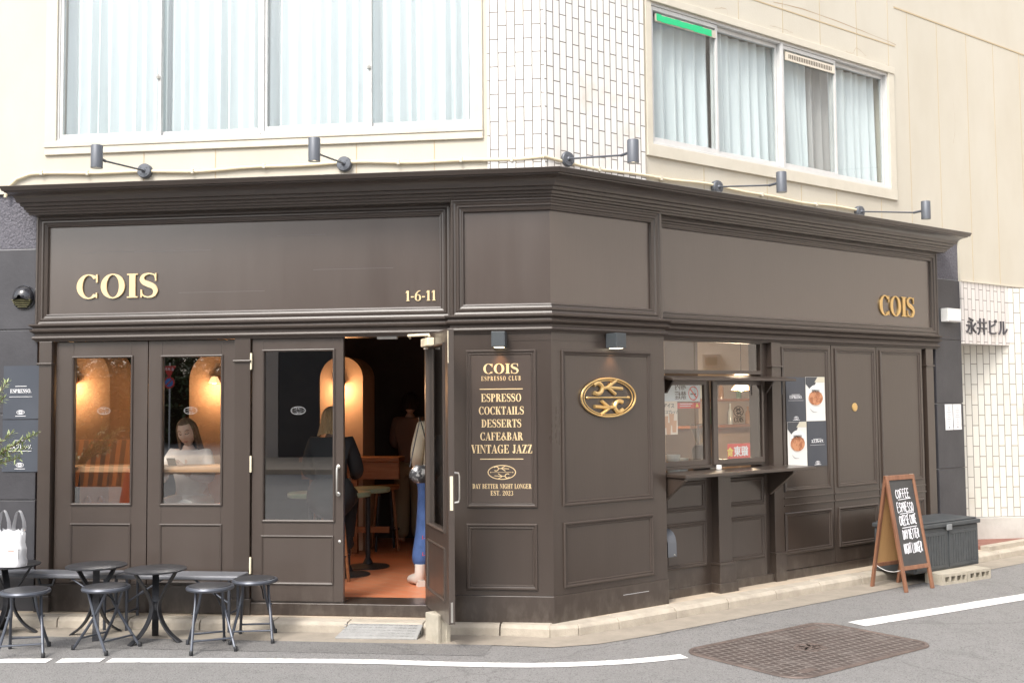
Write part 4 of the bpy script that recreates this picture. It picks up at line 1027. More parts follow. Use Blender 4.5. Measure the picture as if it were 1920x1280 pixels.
# four posters on the panelled leaf
qx = [(lp(FR,1473,707,.115)[0], lp(FR,1509,707,.115)[0]), (lp(FR,1510,707,.115)[0], lp(FR,1546,707,.115)[0])]
zt, zm, zb = lp(FR,1510,707,.115)[1], lp(FR,1510,790,.115)[1], lp(FR,1510,875,.115)[1]
def coffee(s, x0, x1, z0, z1, y):
    cx = (x0+x1)/2; w_ = x1-x0; h_ = z1-z0
    k = MB(); k.quad((x0+.002,y,z1-.002),(x0+.002,y,z1-h_*.16),(x0+w_*.35,y,z1-h_*.36),(x0+w_*.62,y,z1-.002)); k.build('napkin', M('poster_grey', (.07,.075,.085), .6) if 'poster_grey' not in bpy.data.materials else bpy.data.materials['poster_grey'], s, FR)
    k = MB(); k.plate([(x0+w_*.62+.001,z1-.002),(x0+w_*.46,z1-h_*.12),(x1-.002,z1-h_*.12),(x1-.002,z1-.002)], y-.0001, y+.0004); k.build('print', M('poster_beige', (.66,.62,.50), .6) if 'poster_beige' not in bpy.data.materials else bpy.data.materials['poster_beige'], s, FR)
    k = MB(); k.lathe([(0,y-.0015),(1,y-.0015),(1,y-.0005)], 28, ax='y', cap=False)
    for v_ in k.v: v_.x = cx+.03*w_+v_.x*w_*.43; v_.z = z1-h_*.42+v_.z*h_*.24
    k.build('cup', M('cup_white', (.85,.84,.82), .3) if 'cup_white' not in bpy.data.materials else bpy.data.materials['cup_white'], s, FR)
    k = MB(); k.lathe([(0,y-.003),(1,y-.003),(1,y-.002)], 28, ax='y', cap=False)
    for v_ in k.v: v_.x = cx+.0*w_+v_.x*w_*.37; v_.z = z1-h_*.48+v_.z*h_*.165
    k.build('coffee', orange_coffee, s, FR)
    k = MB(); serif(k, 'ESPRESSO', cx, z1-h_*.35, .025, y-.0032, .0006, st=.72, align='c'); k.box(cx-w_*.36, cx+w_*.36, y-.0038, y-.0034, z1-h_*.375, z1-h_*.37); writing(s, FR, k, m=ink_black)
    k = MB(); kk, a, b = stroke([(cx-w_*.3,z1-h_*.72),(cx-w_*.15,z1-h_*.79),(cx+w_*.08,z1-h_*.80)], [.004,.012,.002], 5); k.loops([[(p[0],y-.0006,p[1]) for p in a],[(p[0],y-.0006,p[1]) for p in b]], closed=False); k.build('shadow_print', ink_grey, s, FR)
def darkp(s, x0, x1, z0, z1, y, jp):
    cx = (x0+x1)/2; k = MB(); h_ = z1-z0
    if jp: font_text(k, 'エスプレッソ.', cx, z1-h_*.475, .038, y, sx=.78, align='c')
    else: serif(k, 'ESPRESSO.', cx, z1-h_*.485, .030, y, .001, st=.86, sp=.02, align='c')
    k.box(cx-.06, cx+.06, y-.001, y, z1-h_*.40, z1-h_*.39); k.box(cx-.11, cx+.11, y-.001, y, z1-h_*.53, z1-h_*.525)
    emblem(k, cx, z0+h_*.075, .034, .018, y, .001, .003, .05); k.box(cx-.05, cx+.05, y-.001, y, z0+.012, z0+.016)
    writing(s, FR, k)
GP = 'posters on the cafe front'
yq = .119
s = sheet('poster', FR, qx[0][0], qx[0][1], zm+.003, zt, yq, poster_dark, 'dark poster reading ESPRESSO, upper one of the block of four by the kiosk counter', 'poster', GP, curl=.002); darkp(s, qx[0][0], qx[0][1], zm+.003, zt, yq-.0046, False)
s = sheet('poster', FR, qx[1][0], qx[1][1], zm+.003, zt+.004, yq, poster_white, 'white poster of an espresso cup, upper one of the block of four', 'poster', GP, curl=.002); coffee(s, qx[1][0], qx[1][1], zm+.003, zt+.004, yq-.0046)
s = sheet('poster', FR, qx[0][0]+.01, qx[0][1]+.01, zb, zm, yq, poster_white, 'white poster of an espresso cup, lower one, right above the counter end', 'poster', GP, curl=.002); coffee(s, qx[0][0]+.01, qx[0][1]+.01, zb, zm, yq-.0046)
s = sheet('poster', FR, qx[1][0]+.01, qx[1][1]+.01, zb, zm, yq, poster_dark, 'dark poster with white kana lettering, lower one of the block of four', 'poster', GP, curl=.002); darkp(s, qx[1][0]+.01, qx[1][1]+.01, zb, zm, yq-.0046, True)

# ================================================================== far end: curved tiled wall, canopy with the building's name, entrance
tw = thing('tiled_entrance', 'pale tiled entrance bay with a curved wall beyond the grey pier', 'entrance', FR)
o0 = FR @ Vector((5.75, .75, 0))
mb = MB(); uvs = []
cols = 40; pts = []
th = R_(12); p = Vector((o0.x, o0.y)); step_ = .08
for i in range(cols+1):
    pts.append(p.copy()); p = p + Vector((math.cos(th), math.sin(th)))*step_; th -= R_(.35 if i < 16 else 1.0)
me = bpy.data.meshes.new('curved_wall'); vs_ = []; fs = []
for q in pts: vs_ += [(q.x,q.y,.375),(q.x,q.y,3.0)]
for i in range(cols): fs.append((2*i,2*i+2,2*i+3,2*i+1))
me.from_pydata(vs_, [], fs); ul = me.uv_layers.new(name='UVMap')
for p_ in me.polygons:
    for li in p_.loop_indices:
        vi = me.loops[li].vertex_index; ul.data[li].uv = ((vi//2)*step_, vs_[vi][2])
obj('curved_wall', me, tile_uv, tw, I4, smooth=True)
bs = MB(); bs.loops([[(q.x+.0,q.y-.03,z) for q in pts] for z in (.05,.36)]+[[(q.x,q.y+.05,.38) for q in pts]], closed=False); bs.build('plinth', M('wall_plinth', (.50,.48,.45), .9, c2=(.40,.38,.35), scale=4, bump=.003), tw, I4, smooth=True)
MB().box(5.957, 12, .115, .95, 2.335, 3.022).build('canopy', tile_band, tw, FR)
MB().box(5.957, 12, .10, .13, 3.022, 3.035).build('coping', beige_trim, tw, FR)
kx, kz = lp(FR, 1813, 622, .10)
k = MB(); font_text(k, '永井ビル', kx, kz-.005, .20, .115, sx=1.12, depth=.012, bold=.004)
k.build('lettering', M('sign_letter_dark', (.07,.068,.08), .4, metal=.3), tw, FR)
bm_ = M('red_paver', (.28,.13,.10), .8, c2=(.20,.09,.07), scale=14)
en = MB(); en.prism([tuple(R2(6.0,.0)), tuple(R2(12,.0)), tuple(R2(12,2)), tuple(R2(6.0,2))], .0, .125); tag(en.build('entrance_paving', bm_), kind='structure')
jn = MB()
for i in range(16): jn.box(6.05+i*.3, 6.06+i*.3, .01, 1.5, .124, .1265)
for i in range(5): jn.box(6.02, 11, .1+i*.3, .108+i*.3, .1238, .1262)
j_ = jn.build('paving_joint', M('joint_mortar', (.50,.42,.36), .9)); tag(j_, kind='structure')
MB().box(5.97, 12, -.10, .0, .05, .135).build('entrance_step', concrete, None, FR, bevel=.006); tag(bpy.data.objects['entrance_step'], kind='structure')
# ================================================================== street furniture
def stool(Fm, label):
    t = thing('folding_stool', label, 'stool', Fm, 'folding stools in front of the cafe')
    s = MB(); s.lathe([(0,.415),(.15,.415),(.166,.420),(.170,.432),(.164,.443),(.150,.446),(.147,.443)], 32, cap=False); s.build('seat_rim', steelgrey, t, Fm, smooth=True)
    MB().lathe([(.148,.442),(.143,.449),(.10,.453),(0,.454)], 32, cap=False).build('cushion', black, t, Fm, smooth=True)
    for sy, wx in ((1, 1.0), (-1, .86)):
        f = MB()
        for sx in (-1, 1):
            f.tube(smoothpts([(sx*.088*wx, sy*.085, .417), (sx*.098*wx, sy*.03, .31), (sx*.118*wx, -sy*.035, .20), (sx*.150*wx, -sy*.175, .012)], 4), .0105, 8)
        o = f.build('leg_frame', steelgrey, t, Fm, smooth=True)
        MB().tube([(-.14*wx, -sy*.125, .085), (.14*wx, -sy*.125, .085)], .0075, 8).build('crossbar', steelgrey, o, Fm, smooth=True)
        for sx in (-1, 1): MB().lathe([(0,0),(.012,0),(.0135,.004),(.0135,.03),(.0105,.034)], 10, (sx*.1515*wx, -sy*.180, .001), cap=False).build('rubber_foot', blackish, o, Fm, smooth=True)
    a = MB(); 
    for sx in (-1, 1): a.lathe([(.007,-.02),(.007,.02)], 8, (sx*.108, 0, .255), 'x')
    a.build('pivot', black, t, Fm)
    MB().tube([(.02,.10,.405),(.05,.02,.36),(.07,-.04,.30)], .005, 6).build('fold_strut', black, t, Fm)
    return t
def G2(px, py, z): q = gp(px, py, z); return q.x, q.y
for (px, py, z, rz, lab) in ((48,1106,.44,14,'grey folding stool beside the table with the plastic bag'), (199,1099,.44,62,'grey folding stool with crossed legs showing, between the two empty tables'),
                             (394,1098,.44,24,'grey folding stool on the far side of the front table, before the bench end'), (478,1085,.44,6,'grey folding stool nearest the door, past the bench end')):
    x, y = G2(px, py, z); stool(TR(x, y, 0, R_(rz)), lab)

def table(Fm, label):
    t = thing('cafe_table', label, 'table', Fm, 'small round black tables in front of the cafe')
    MB().lathe([(0,.517),(.205,.517),(.222,.522),(.222,.530),(.218,.533),(0,.534)], 40, cap=False).build('tabletop', black, t, Fm, smooth=True)
    prof = smoothpts([(.165,.517),(.115,.44),(.062,.35),(.030,.26),(.050,.165),(.115,.07),(.205,.004)], 5)
    for k in range(3):
        a = R_(90+120*k); d = Vector((math.cos(a), math.sin(a), 0)); n_ = Vector((-d.y, d.x, 0)); ls = []
        for i, (r, z) in enumerate(prof):
            b0 = Vector(prof[max(i-1,0)]); b1 = Vector(prof[min(i+1,len(prof)-1)]); tt = (b1-b0).normalized(); o = Vector((tt.y, -tt.x))*.006
            ls.append([tuple(d*(r+s*o.x)+n_*w_+Vector((0,0,z+s*o.y))) for s, w_ in ((-1,-.024),(1,-.024),(1,.024),(-1,.024))])
        m = MB().loops(ls); c = len(m.v); m.f += [[0,1,2,3],[c-4,c-3,c-2,c-1]]; m.m += [0,0]
        m.build('leg', black, t, Fm, bevel=.002)
    MB().lathe([(.026,.235),(.026,.285)], 16).build('hub', black, t, Fm)
    return t
for (px, py, rz, lab) in ((18,1057,40,'small round black table with the white plastic bag on it'), (181,1059,201,'small round black table with a worn pale rim, by the bench'), (292,1066,18,'small round black table standing in front of the other two, empty')):
    x, y = G2(px, py, .53); table(TR(x, y, 0, R_(rz)), lab)

def bench(x0, x1, label, handle):
    Fm = FL @ Matrix.Translation(((x0+x1)/2, -.035, 0)); h = (x1-x0)/2
    t = thing('folding_bench', label, 'bench', Fm, 'folding benches along the cafe wall')
    MB().box(-h, h, -.125, .105, .398, .432).build('seat', M('bench_top', (.15,.155,.175), .35, c2=(.12,.125,.14), scale=6) if 'bench_top' not in bpy.data.materials else bpy.data.materials['bench_top'], t, Fm, bevel=.01)
    for sx in (-1, 1):
        f = MB()
        for y in (-.10, .08): f.tube([(sx*(h-.08), y, .40), (sx*(h-.08), y, .004)], .012, 8)
        f.tube([(sx*(h-.08), -.10, .14), (sx*(h-.08), .08, .14)], .009, 8)
        o = f.build('leg_frame', steelgrey, t, Fm, smooth=True)
        b = MB(); b.tube([(sx*(h-.36), -.09, .395), (sx*(h-.09), -.09, .225)], .008, 8); b.tube([(sx*(h-.24), -.09, .318), (sx*(h-.19), -.09, .288)], .012, 8); b.build('brace', steelgrey, o, Fm, smooth=True)
    if handle is not None:
        q = MB(); q.plate([(handle-.075,.395),(handle-.055,.340),(handle+.055,.340),(handle+.075,.395),(handle+.060,.395),(handle+.047,.353),(handle-.047,.353),(handle-.060,.395)], -.125, -.108); q.build('handle', blackish, t, Fm)
bench(-4.75, -3.405, 'grey folding bench behind the table with the plastic bag, with a black carry handle', .12)
bench(-3.385, -2.40, 'grey folding bench under the window with the seated woman', None)

# plastic bag with its boxes on the far table
x, y = G2(20, 1061, .534); Fm = TR(x, y, .535, R_(-8))
bagm = bpy.data.materials.new('thin_plastic'); bagm.use_nodes = True; n = bagm.node_tree; n.nodes.clear()
out = node(n, 'ShaderNodeOutputMaterial'); tr = node(n, 'ShaderNodeBsdfTransparent'); df = node(n, 'ShaderNodeBsdfPrincipled'); df.inputs['Base Color'].default_value = (.74,.75,.78,1); df.inputs['Roughness'].default_value = .35
mx = node(n, 'ShaderNodeMixShader'); mx.inputs[0].default_value = .62; n.links.new(tr.outputs[0], mx.inputs[1]); n.links.new(df.outputs[0], mx.inputs[2]); n.links.new(mx.outputs[0], out.inputs[0])
bag = thing('plastic_bag', 'thin white plastic carrier bag with loop handles on the small table', 'bag', Fm)
b = MB(); ls = []
for i in range(9):
    t_ = i/8; z = .002+.27*t_; w_ = .115-.012*t_+.006*math.sin(i*2.1); d_ = .075*(1-.55*t_)+.004*math.sin(i*3)
    ls.append([(w_*math.copysign(abs(math.cos(2*math.pi*k/28))**.6, math.cos(2*math.pi*k/28))*(1+.03*math.sin(k*2.3+i)), d_*math.copysign(abs(math.sin(2*math.pi*k/28))**.6, math.sin(2*math.pi*k/28))*(1+.06*math.sin(k*3.7+i*1.3)), z+.012*math.sin(k*1.9)*t_) for k in range(28)])
b.loops(ls); c = len(b.v); b.f.append(list(range(c-28*9, c-28*8))); b.m.append(0); b.build('body', bagm, bag, Fm, smooth=True)
for sx in (-1, 1):
    h = MB(); ls = []
    for i in range(15):
        a = math.pi*i/14; px_ = sx*.062+.042*math.cos(a)*(1+.1*math.sin(i)); pz = .262+.155*math.sin(a)
        wd = .016+.012*(1-math.sin(a))
        ls.append([(px_, -wd, pz), (px_+.004, 0, pz+.003), (px_, wd, pz)])
    h.loops(ls, closed=False).build('handle', bagm, bag, Fm, smooth=True)
bx = thing('takeaway_box', 'white takeaway carton with a blue print inside the plastic bag', 'carton', Fm)
MB().box(-.095,.095,-.055,.055,.006,.135).build('carton', M('carton_white', (.60,.60,.60), .6), bx, Fm, bevel=.004)
MB().plate([(-.085,.02),(-.045,.015),(-.035,.07),(-.05,.11),(-.08,.10)], -.0565, -.0552).build('print', M('carton_blue', (.20,.36,.72), .6), bx, Fm)
MB().box(-.04,.06,-.0562,-.0552,.118,.126).build('stripe', M('carton_red', (.65,.30,.24), .6), bx, Fm)

# kerb ramp and the block that props the door
Fm = FL @ Matrix.Translation((-1.29, -.19, 0))
rp_ = MB(); ls = []
m = M('ramp_plastic', (.30,.30,.295), .6, c2=(.255,.255,.25), scale=14)
t = thing('kerb_ramp', 'light grey ribbed plastic ramp against the kerb at the cafe door', 'ramp', Fm)
rp_.add([(-.315,-.09,.0),(.305,-.075,.0),(.305,.085,.0),(-.255,.085,.0),(-.315,-.09,.016),(.300,-.075,.016),(.315,.085,.084),(-.250,.085,.084)],
        [(0,3,2,1),(4,5,6,7),(0,1,5,4),(1,2,6,5),(2,3,7,6),(3,0,4,7)])
rp_.build('body', m, t, Fm, bevel=.006)
st_ = MB()
for i in range(15):
    for j in range(5):
        u = (i+.5)/15; v = (j+.5)/5; xx = -.29+.57*u+(1-v)*-.03*(1-2*u)*0; yy = -.075+.155*v; zz = .017+.068*v+.002
        st_.box(xx-.013, xx+.013, yy-.004, yy+.004, zz-.004, zz+.0018)
    st_.build('tread', m, t, Fm) if i < 0 else None
st_.build('tread', m, t, Fm)
for xx in (.27,): MB().lathe([(.014,-.001),(.014,-.004)], 10, (xx+.045, 0, .04), 'x').build('bolt_hole', blackish, t, Fm)
Fm = FL @ TR(-.828, -.282, 0, R_(-46))
t = thing('concrete_block', 'pale concrete block standing on end against the foot of the open door', 'block', Fm)
cb = MB(); cb.prism([(-.085,-.055),(.085,-.055),(.085,-.030),(.078,-.024),(.078,.016),(.085,.022),(.085,.055),(-.085,.055)], .0, .205); cb.build('body', cinder, t, Fm, bevel=.005)
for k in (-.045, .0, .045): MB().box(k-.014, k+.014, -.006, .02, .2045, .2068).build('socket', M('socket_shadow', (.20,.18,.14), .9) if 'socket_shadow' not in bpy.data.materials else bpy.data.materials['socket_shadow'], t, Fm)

# ------------------------------------------------------------------ hand lettering
SF = {'C': [[(.58,.82),(.4,1),(.14,.8),(.08,.45),(.2,.1),(.42,0),(.6,.15)]], 'O': [[(.33,1),(.1,.75),(.08,.35),(.3,0),(.54,.3),(.56,.7),(.33,1)]],
 'F': [[(.1,0),(.12,1),(.56,1)],[(.12,.52),(.48,.54)]], 'E': [[(.56,1),(.12,1),(.1,0),(.58,.02)],[(.12,.52),(.48,.54)]],
 'S': [[(.55,.85),(.36,1),(.12,.8),(.2,.58),(.46,.45),(.54,.22),(.34,0),(.1,.12)]], 'P': [[(.1,0),(.12,1)],[(.12,1),(.46,.95),(.54,.72),(.4,.52),(.12,.46)]],
 'R': [[(.1,0),(.12,1)],[(.12,1),(.46,.95),(.54,.74),(.4,.54),(.12,.48)],[(.28,.5),(.58,0)]], 'H': [[(.1,0),(.12,1)],[(.54,0),(.54,1)],[(.12,.5),(.54,.53)]],
 'A': [[(.04,0),(.32,1),(.6,0)],[(.14,.34),(.5,.36)]], 'K': [[(.1,0),(.12,1)],[(.54,1),(.14,.48)],[(.24,.55),(.58,0)]], 'D': [[(.1,0),(.12,1)],[(.12,1),(.44,.88),(.56,.5),(.42,.1),(.1,0)]],
 'Y': [[(.04,1),(.3,.52)],[(.6,1),(.24,0)]], 'B': [[(.1,0),(.12,1)],[(.12,1),(.48,.9),(.48,.62),(.14,.52)],[(.14,.52),(.56,.42),(.52,.08),(.1,0)]],
 'T': [[(.04,.98),(.6,1)],[(.32,1),(.3,0)]], 'N': [[(.08,0),(.1,1),(.52,0),(.56,1)]], 'I': [[(.3,0),(.32,1)]], 'G': [[(.56,.85),(.36,1),(.12,.75),(.1,.3),(.3,0),(.54,.12),(.56,.42),(.34,.42)]],
 'L': [[(.12,1),(.1,0),(.56,.02)]], ' ': []}
def hand_text(mb, s, x, z, h, w_, y, r=.0040, slant=0):
    n_ = sum(.45 if c in ' I' else 1 for c in s); cw = w_/n_; cx = x
    for c in s:
        k = .45 if c in ' I' else 1; dz = random.uniform(-.03,.03)*h
        for st_ in SF[c]:
            P = [(cx+(p[0]-(.32 if c == 'I' else 0)+(.1 if c == 'I' else 0))/.66*cw*.92, z+dz+p[1]*h) for p in st_]
            kk, a, b = stroke([(p[0], p[1]+slant*(p[0]-x)) for p in P], r*2, 4)
            e = random.random()*.0008
            mb.loops([[(q[0],y-.0005-e,q[1]) for q in a],[(q[0],y-.0005-e,q[1]) for q in b]], closed=False)
        cx += cw*k
    return mb
# A-frame board
Fm = TR(3.575, 9.94, 0, R_(33))
t = thing('a_frame_board', 'wooden A-frame chalkboard with white hand lettering standing at the kerb', 'chalkboard sign', Fm)
nl = math.hypot(.185, 1.03)
def tilt(sgn):
    s = Vector((0, sgn*.185, 1.03))/nl; nn = Vector((0, 1.03, -sgn*.185))/nl
    return Fm @ Matrix(((1,0,0,0),(0,nn.y,s.y,-sgn*.185),(0,nn.z,s.z,0),(0,0,0,1)))
for sgn in (1, -1):
    T = tilt(sgn); y0, y1 = (-.014, .012) if sgn == 1 else (-.012, .014)
    fr_ = MB()
    for sx in (-1, 1): fr_.box(sx*.205-(.034 if sx > 0 else 0), sx*.205+(.034 if sx < 0 else 0), y0, y1, .0, nl)
    fr_.box(-.171,.171, y0, y1, nl-.045, nl-.001); fr_.box(-.171,.171, y0, y1, .19, .228)
    lf = fr_.build('board_frame', wood, t, T, bevel=.004)
    if sgn == 1:
        MB().box(-.171,.171,-.003,.004,.228,nl-.045).build('chalkboard', chalkboard, lf, T)
        MB().box(-.170,.170,.0045,.006,.229,nl-.046).build('backing', board_back, lf, T)
        k = MB()
        hand_text(k, 'COFFEE', -.105, .835, .075, .20, -.004, slant=.03); hand_text(k, 'ESPRESSO', -.115, .710, .082, .235, -.004, slant=.0)
        hand_text(k, 'CHEESE CAKE', -.115, .592, .082, .245, -.004, slant=.03); hand_text(k, 'DAY BETTER', -.100, .465, .082, .235, -.004, slant=.02); hand_text(k, 'NIGHT LONGER', -.115, .335, .088, .26, -.004, slant=.03)
        for a, b, z in ((-.08,.10,.818), (-.09,.11,.690), (-.09,.12,.562)):
            k.plate([(a,z),(b,z+.008),(b,z+.014),(a,z+.006)], -.0052, -.0035)
        k.build('lettering', chalk, lf, T)
    else:
        MB().box(-.171,.171,-.004,.003,.228,nl-.045).build('backing', board_back, lf, T)
        MB().box(-.170,.170,.0035,.005,.229,nl-.046).build('chalkboard', chalkboard, lf, T)
h = MB()
for sx in (-1, 1): h.box(sx*.18-.012, sx*.18+.012, -.012, .012, 1.0295, 1.034)
h.build('hinge', steel, t, Fm)
MB().tube(smoothpts([(-.17,.145,.20),(-.165,.05,.165),(-.165,-.05,.165),(-.17,-.145,.20)], 5), .003, 6).build('cord', white_plastic, t, Fm)

# deck box on hollow blocks
ox, oy = loc(FR, (4.62, 10.53, 0)).to_2d(); Fm = FR @ TR(ox-1.02, oy+.13, .10, R_(-1.5))
t = thing('deck_box', 'dark grey plastic storage box with a lid, behind the A-frame board', 'storage box', Fm)
d = MB(); d.box(.01,1.08,.012,.44,.0,.40); bo = d.build('body', boxgrey, t, Fm, bevel=.008)
for x0, x1 in ((.03,.52), (.57,1.06)):
    q = MB(); q.box(x0, x1, .004, .02, .02, .05); q.box(x0, x1, .004, .02, .33, .36); q.box(x0, x0+.03, .004, .02, .05, .33); q.box(x1-.03, x1, .004, .02, .05, .33); q.build('front_frame', boxgrey, bo, Fm, bevel=.003)
    q = MB(); nsl = 10; wsl = (x1-x0-.06)/nsl
    for k in range(nsl): q.box(x0+.03+k*wsl+.003, x0+.03+(k+1)*wsl-.003, .007, .02, .05, .33)
    q.build('front_slats', boxgrey, bo, Fm, bevel=.002)
l_ = MB(); l_.box(-.005,1.095,-.012,.455,.405,.445); l_.box(.02,1.07,.015,.43,.445,.462); lo = l_.build('lid', boxgrey, t, Fm, bevel=.010)
MB().box(.505,.585,-.024,-.010,.375,.43).build('clasp', M('clasp_grey', (.22,.23,.24), .4), lo, Fm, bevel=.004)
def cblock(Fm, label):
    t = thing('hollow_block', label, 'block', Fm, 'hollow concrete blocks under the storage box')
    b = MB(); w_, d_, h_ = .36, .19, .098; ho = [(.045,.105),(.13,.19),(.215,.275),(.29,.335)]
    xs = [0]+[v for p in ho for v in p]+[w_]
    for i in range(0, len(xs), 2): b.box(xs[i], xs[i+1], 0, d_, 0, h_)
    for a, c in ho: b.box(a, c, 0, d_, 0, .024); b.box(a, c, 0, d_, .072, h_)
    b.build('body', cinder, t, Fm)
    MB().box(.01, w_-.01, .15, .17, .025, .071).build('web', cinder, t, Fm)
cblock(FR @ TR(4.105, -.672, 0, R_(-7)), 'hollow concrete block under the storage box, the one closer to the chalkboard')
cblock(FR @ TR(4.475, -.712, 0, R_(-5)), 'hollow concrete block under the outer end of the storage box')

# olive shrub reaching in from beyond the end pier
def leaf_shape(mb, p, d, up, ln, wd):
    d = d.normalized(); s = d.cross(up).normalized(); n_ = s.cross(d)
    b = len(mb.v)
    for u, w_, h_ in ((0,0,0),(.3,.5,.06),(.65,.42,.05),(1,0,0),(.65,-.42,.05),(.3,-.5,.06)): mb.v.append(p+d*ln*u+s*wd*w_+n_*ln*h_*.4)
    mb.f += [[b,b+1,b+2,b+3],[b,b+3,b+4,b+5]]; mb.m += [mb.mi]*2
olv = M('olive_leaf', (.24,.30,.13), .5, c2=(.38,.43,.22), scale=25)
ob = Vector((*loc(I4, gp(-70, 1200, 0)).to_2d(), 0)); Fm = TR(ob.x, ob.y, 0)
t = thing('olive_shrub', 'potted olive shrub with narrow pale green leaves in front of the dark posters', 'shrub', Fm)
MB().lathe([(.13,0),(.15,.02),(.18,.30),(.19,.31),(.19,.34),(.165,.34),(.16,.30),(0,.30)], 24, cap=False).build('pot', M('grey_pot', (.20,.20,.21), .8), t, Fm, smooth=True)
tk = MB(); tips = []
tk.tube(smoothpts([(0,0,.3),(.02,.0,.6),(-.01,.01,.9),(.02,0,1.2),(.0,0,1.6)],4), [.016-.0005*i for i in range(17)], 7)
lv = MB()
def branch(pts, nl_, spread=.05):
    P = [Vector(p) for p in smoothpts(pts, 6)]; tk.tube(P, [.006-.004*i/len(P) for i in range(len(P))], 5)
    for i in range(int(nl_*1.25)):
        k = random.uniform(.25, 1)*(len(P)-1); q = P[int(k)].lerp(P[min(int(k)+1,len(P)-1)], k%1)
        dd = (P[min(int(k)+1,len(P)-1)]-P[max(int(k)-1,0)]).normalized()
        rd = Vector((random.gauss(0,1), random.gauss(0,1), random.gauss(0,1))).normalized()
        leaf_shape(lv, q, dd*.8+rd*.9, Vector((random.gauss(0,.3),random.gauss(0,.3),1)), random.uniform(.034,.056), random.uniform(.009,.013))
def P3(px, py): q = gp(px, py, 0) ; d = ray(px,py); s = (ob.y-.02)/d.y; w_ = Vector((0,0,H))+d*s; return w_-ob
b0 = Vector((.0,0,1.15))
for tip in ((14,716,70),(8,745,45),(-8,735,50)): branch([b0+Vector((0,0,.25)), (b0+P3(tip[0],tip[1]))/2+Vector((0,-.02,.16)), P3(tip[0],tip[1])], tip[2])
for tip in ((66,814,110),(40,826,90),(36,858,70),(22,812,70),(10,845,70),(50,838,60)): branch([b0-Vector((0,0,.05)), (b0+P3(tip[0],tip[1]))/2+Vector((0,-.03,.03)), P3(tip[0],tip[1])], tip[2])
for k in range(9):
    a = random.uniform(1.7, 4.6); e = Vector((.30*math.cos(a)-.05, .30*math.sin(a), random.uniform(.95,1.75))); branch([b0, b0.lerp(e,.5)+Vector((0,0,.1)), e], 60)
tk.build('trunk', M('olive_bark', (.16,.12,.08), .9), t, Fm, smooth=True); lv.build('foliage', olv, t, Fm)
# ================================================================== inside the cafe
FZ = .18
rm = thing('cafe_room', 'dim brown cafe room behind the glazed doors', 'room', FL)
fl = MB().prism([tuple(L2(-4.15,.40)), tuple(L2(-2.42,.40)), tuple(L2(-2.42,.135)), tuple(L2(-.962,.135)), tuple(L2(-.962,.40)), tuple(L2(-.25,.40)), tuple(R2(.2,.40)), tuple(R2(5.4,.40)), tuple(R2(5.4,2.6)), tuple(R2(2.2,2.6)), tuple(L2(1.2,4.2)), tuple(L2(-5.9,4.2)), tuple(L2(-5.9,.5)), tuple(L2(-4.15,.5))], .05, .1805)
tag(fl.build('interior_floor', terracotta), kind='structure')
rw = MB()
rw.box(-6.0,-5.8,.55,4.3,.1,2.7); rw.box(-5.8,-4.2,.5,.55,.1,2.7); rw.box(-5.8,1.3,4.1,4.3,.1,2.7); rw.box(-.05,.05,.45,4.1,.1,2.7)
rw.box(-4.15,-2.42,.32,.36,.1,.30)
rw.build('wall', darkwall, rm, FL)
MB().prism([tuple(L2(-4.35,.305)), tuple(L2(-.1,.305)), tuple(R2(.1,.305)), tuple(R2(5.44,.305)), tuple(R2(5.44,2.7)), tuple(R2(2.2,2.7)), tuple(L2(1.3,4.3)), tuple(L2(-6,4.3)), tuple(L2(-6,.5)), tuple(L2(-4.35,.5))], 2.55, 2.75).build('ceiling', darkwall, rm, I4)
def arch(px, hw, y0, y1, ztop, zbot, lampz, power):
    cx = lp(FL, px, 740, y0)[0]
    P = [(cx-hw, zbot), (cx+hw, zbot)]+[(cx+hw*math.cos(R_(a)), ztop-hw+hw*math.sin(R_(a))) for a in range(0, 181, 9)]
    o = MB().plate(P, y0, y1).build('arch', plaster, rm, FL)
    Fm = FL @ Matrix.Translation((cx, y0, lampz))
    t = thing('wall_sconce', {0:'', 140:'small glowing wall sconce on the orange arch in the outermost folding door', 408:'small glowing wall sconce on the arch beside the seated woman', 640:'small glowing wall sconce on the arch by the doorway'}[px], 'wall lamp', Fm, 'sconces on the arches inside')
    MB().lathe([(0,-.001),(.045,-.001),(.045,-.012),(.015,-.02),(.012,-.05),(0,-.05)], 16, ax='y', cap=False).build('wall_plate', barwood, t, Fm)
    MB().lathe([(.0,.035),(.03,.03),(.055,-.02),(.06,-.035),(.056,-.035),(.05,-.02),(.028,.026)], 18, (0,-.085,0), cap=False).build('lamp_shade', M('sconce_shade', (.72,.45,.22), .5, emit=1.2) if 'sconce_shade' not in bpy.data.materials else bpy.data.materials['sconce_shade'], t, Fm, smooth=True)
    MB().lathe_s((0,-.085,-.018), (.026,.026,.026), 10, 8).build('bulb', bulb, t, Fm, smooth=True)
    l = bpy.data.lights.new('sconce_light', 'POINT'); l.energy = power; l.color = (1,.56,.27); l.shadow_soft_size = .05
    lo = bpy.data.objects.new('sconce_light', l); COL.objects.link(lo); lo.parent = t; lo.matrix_parent_inverse = Matrix.Identity(4); lo.location = (0,-.17,-.085)
arch(140, .36, 1.70, 2.2, 2.34, .18, 1.985, 6); arch(408, .30, 2.3, 2.8, 2.28, .18, 1.985, 5.5); arch(640, .235, 3.05, 3.55, 2.235, .18, 1.965, 6)
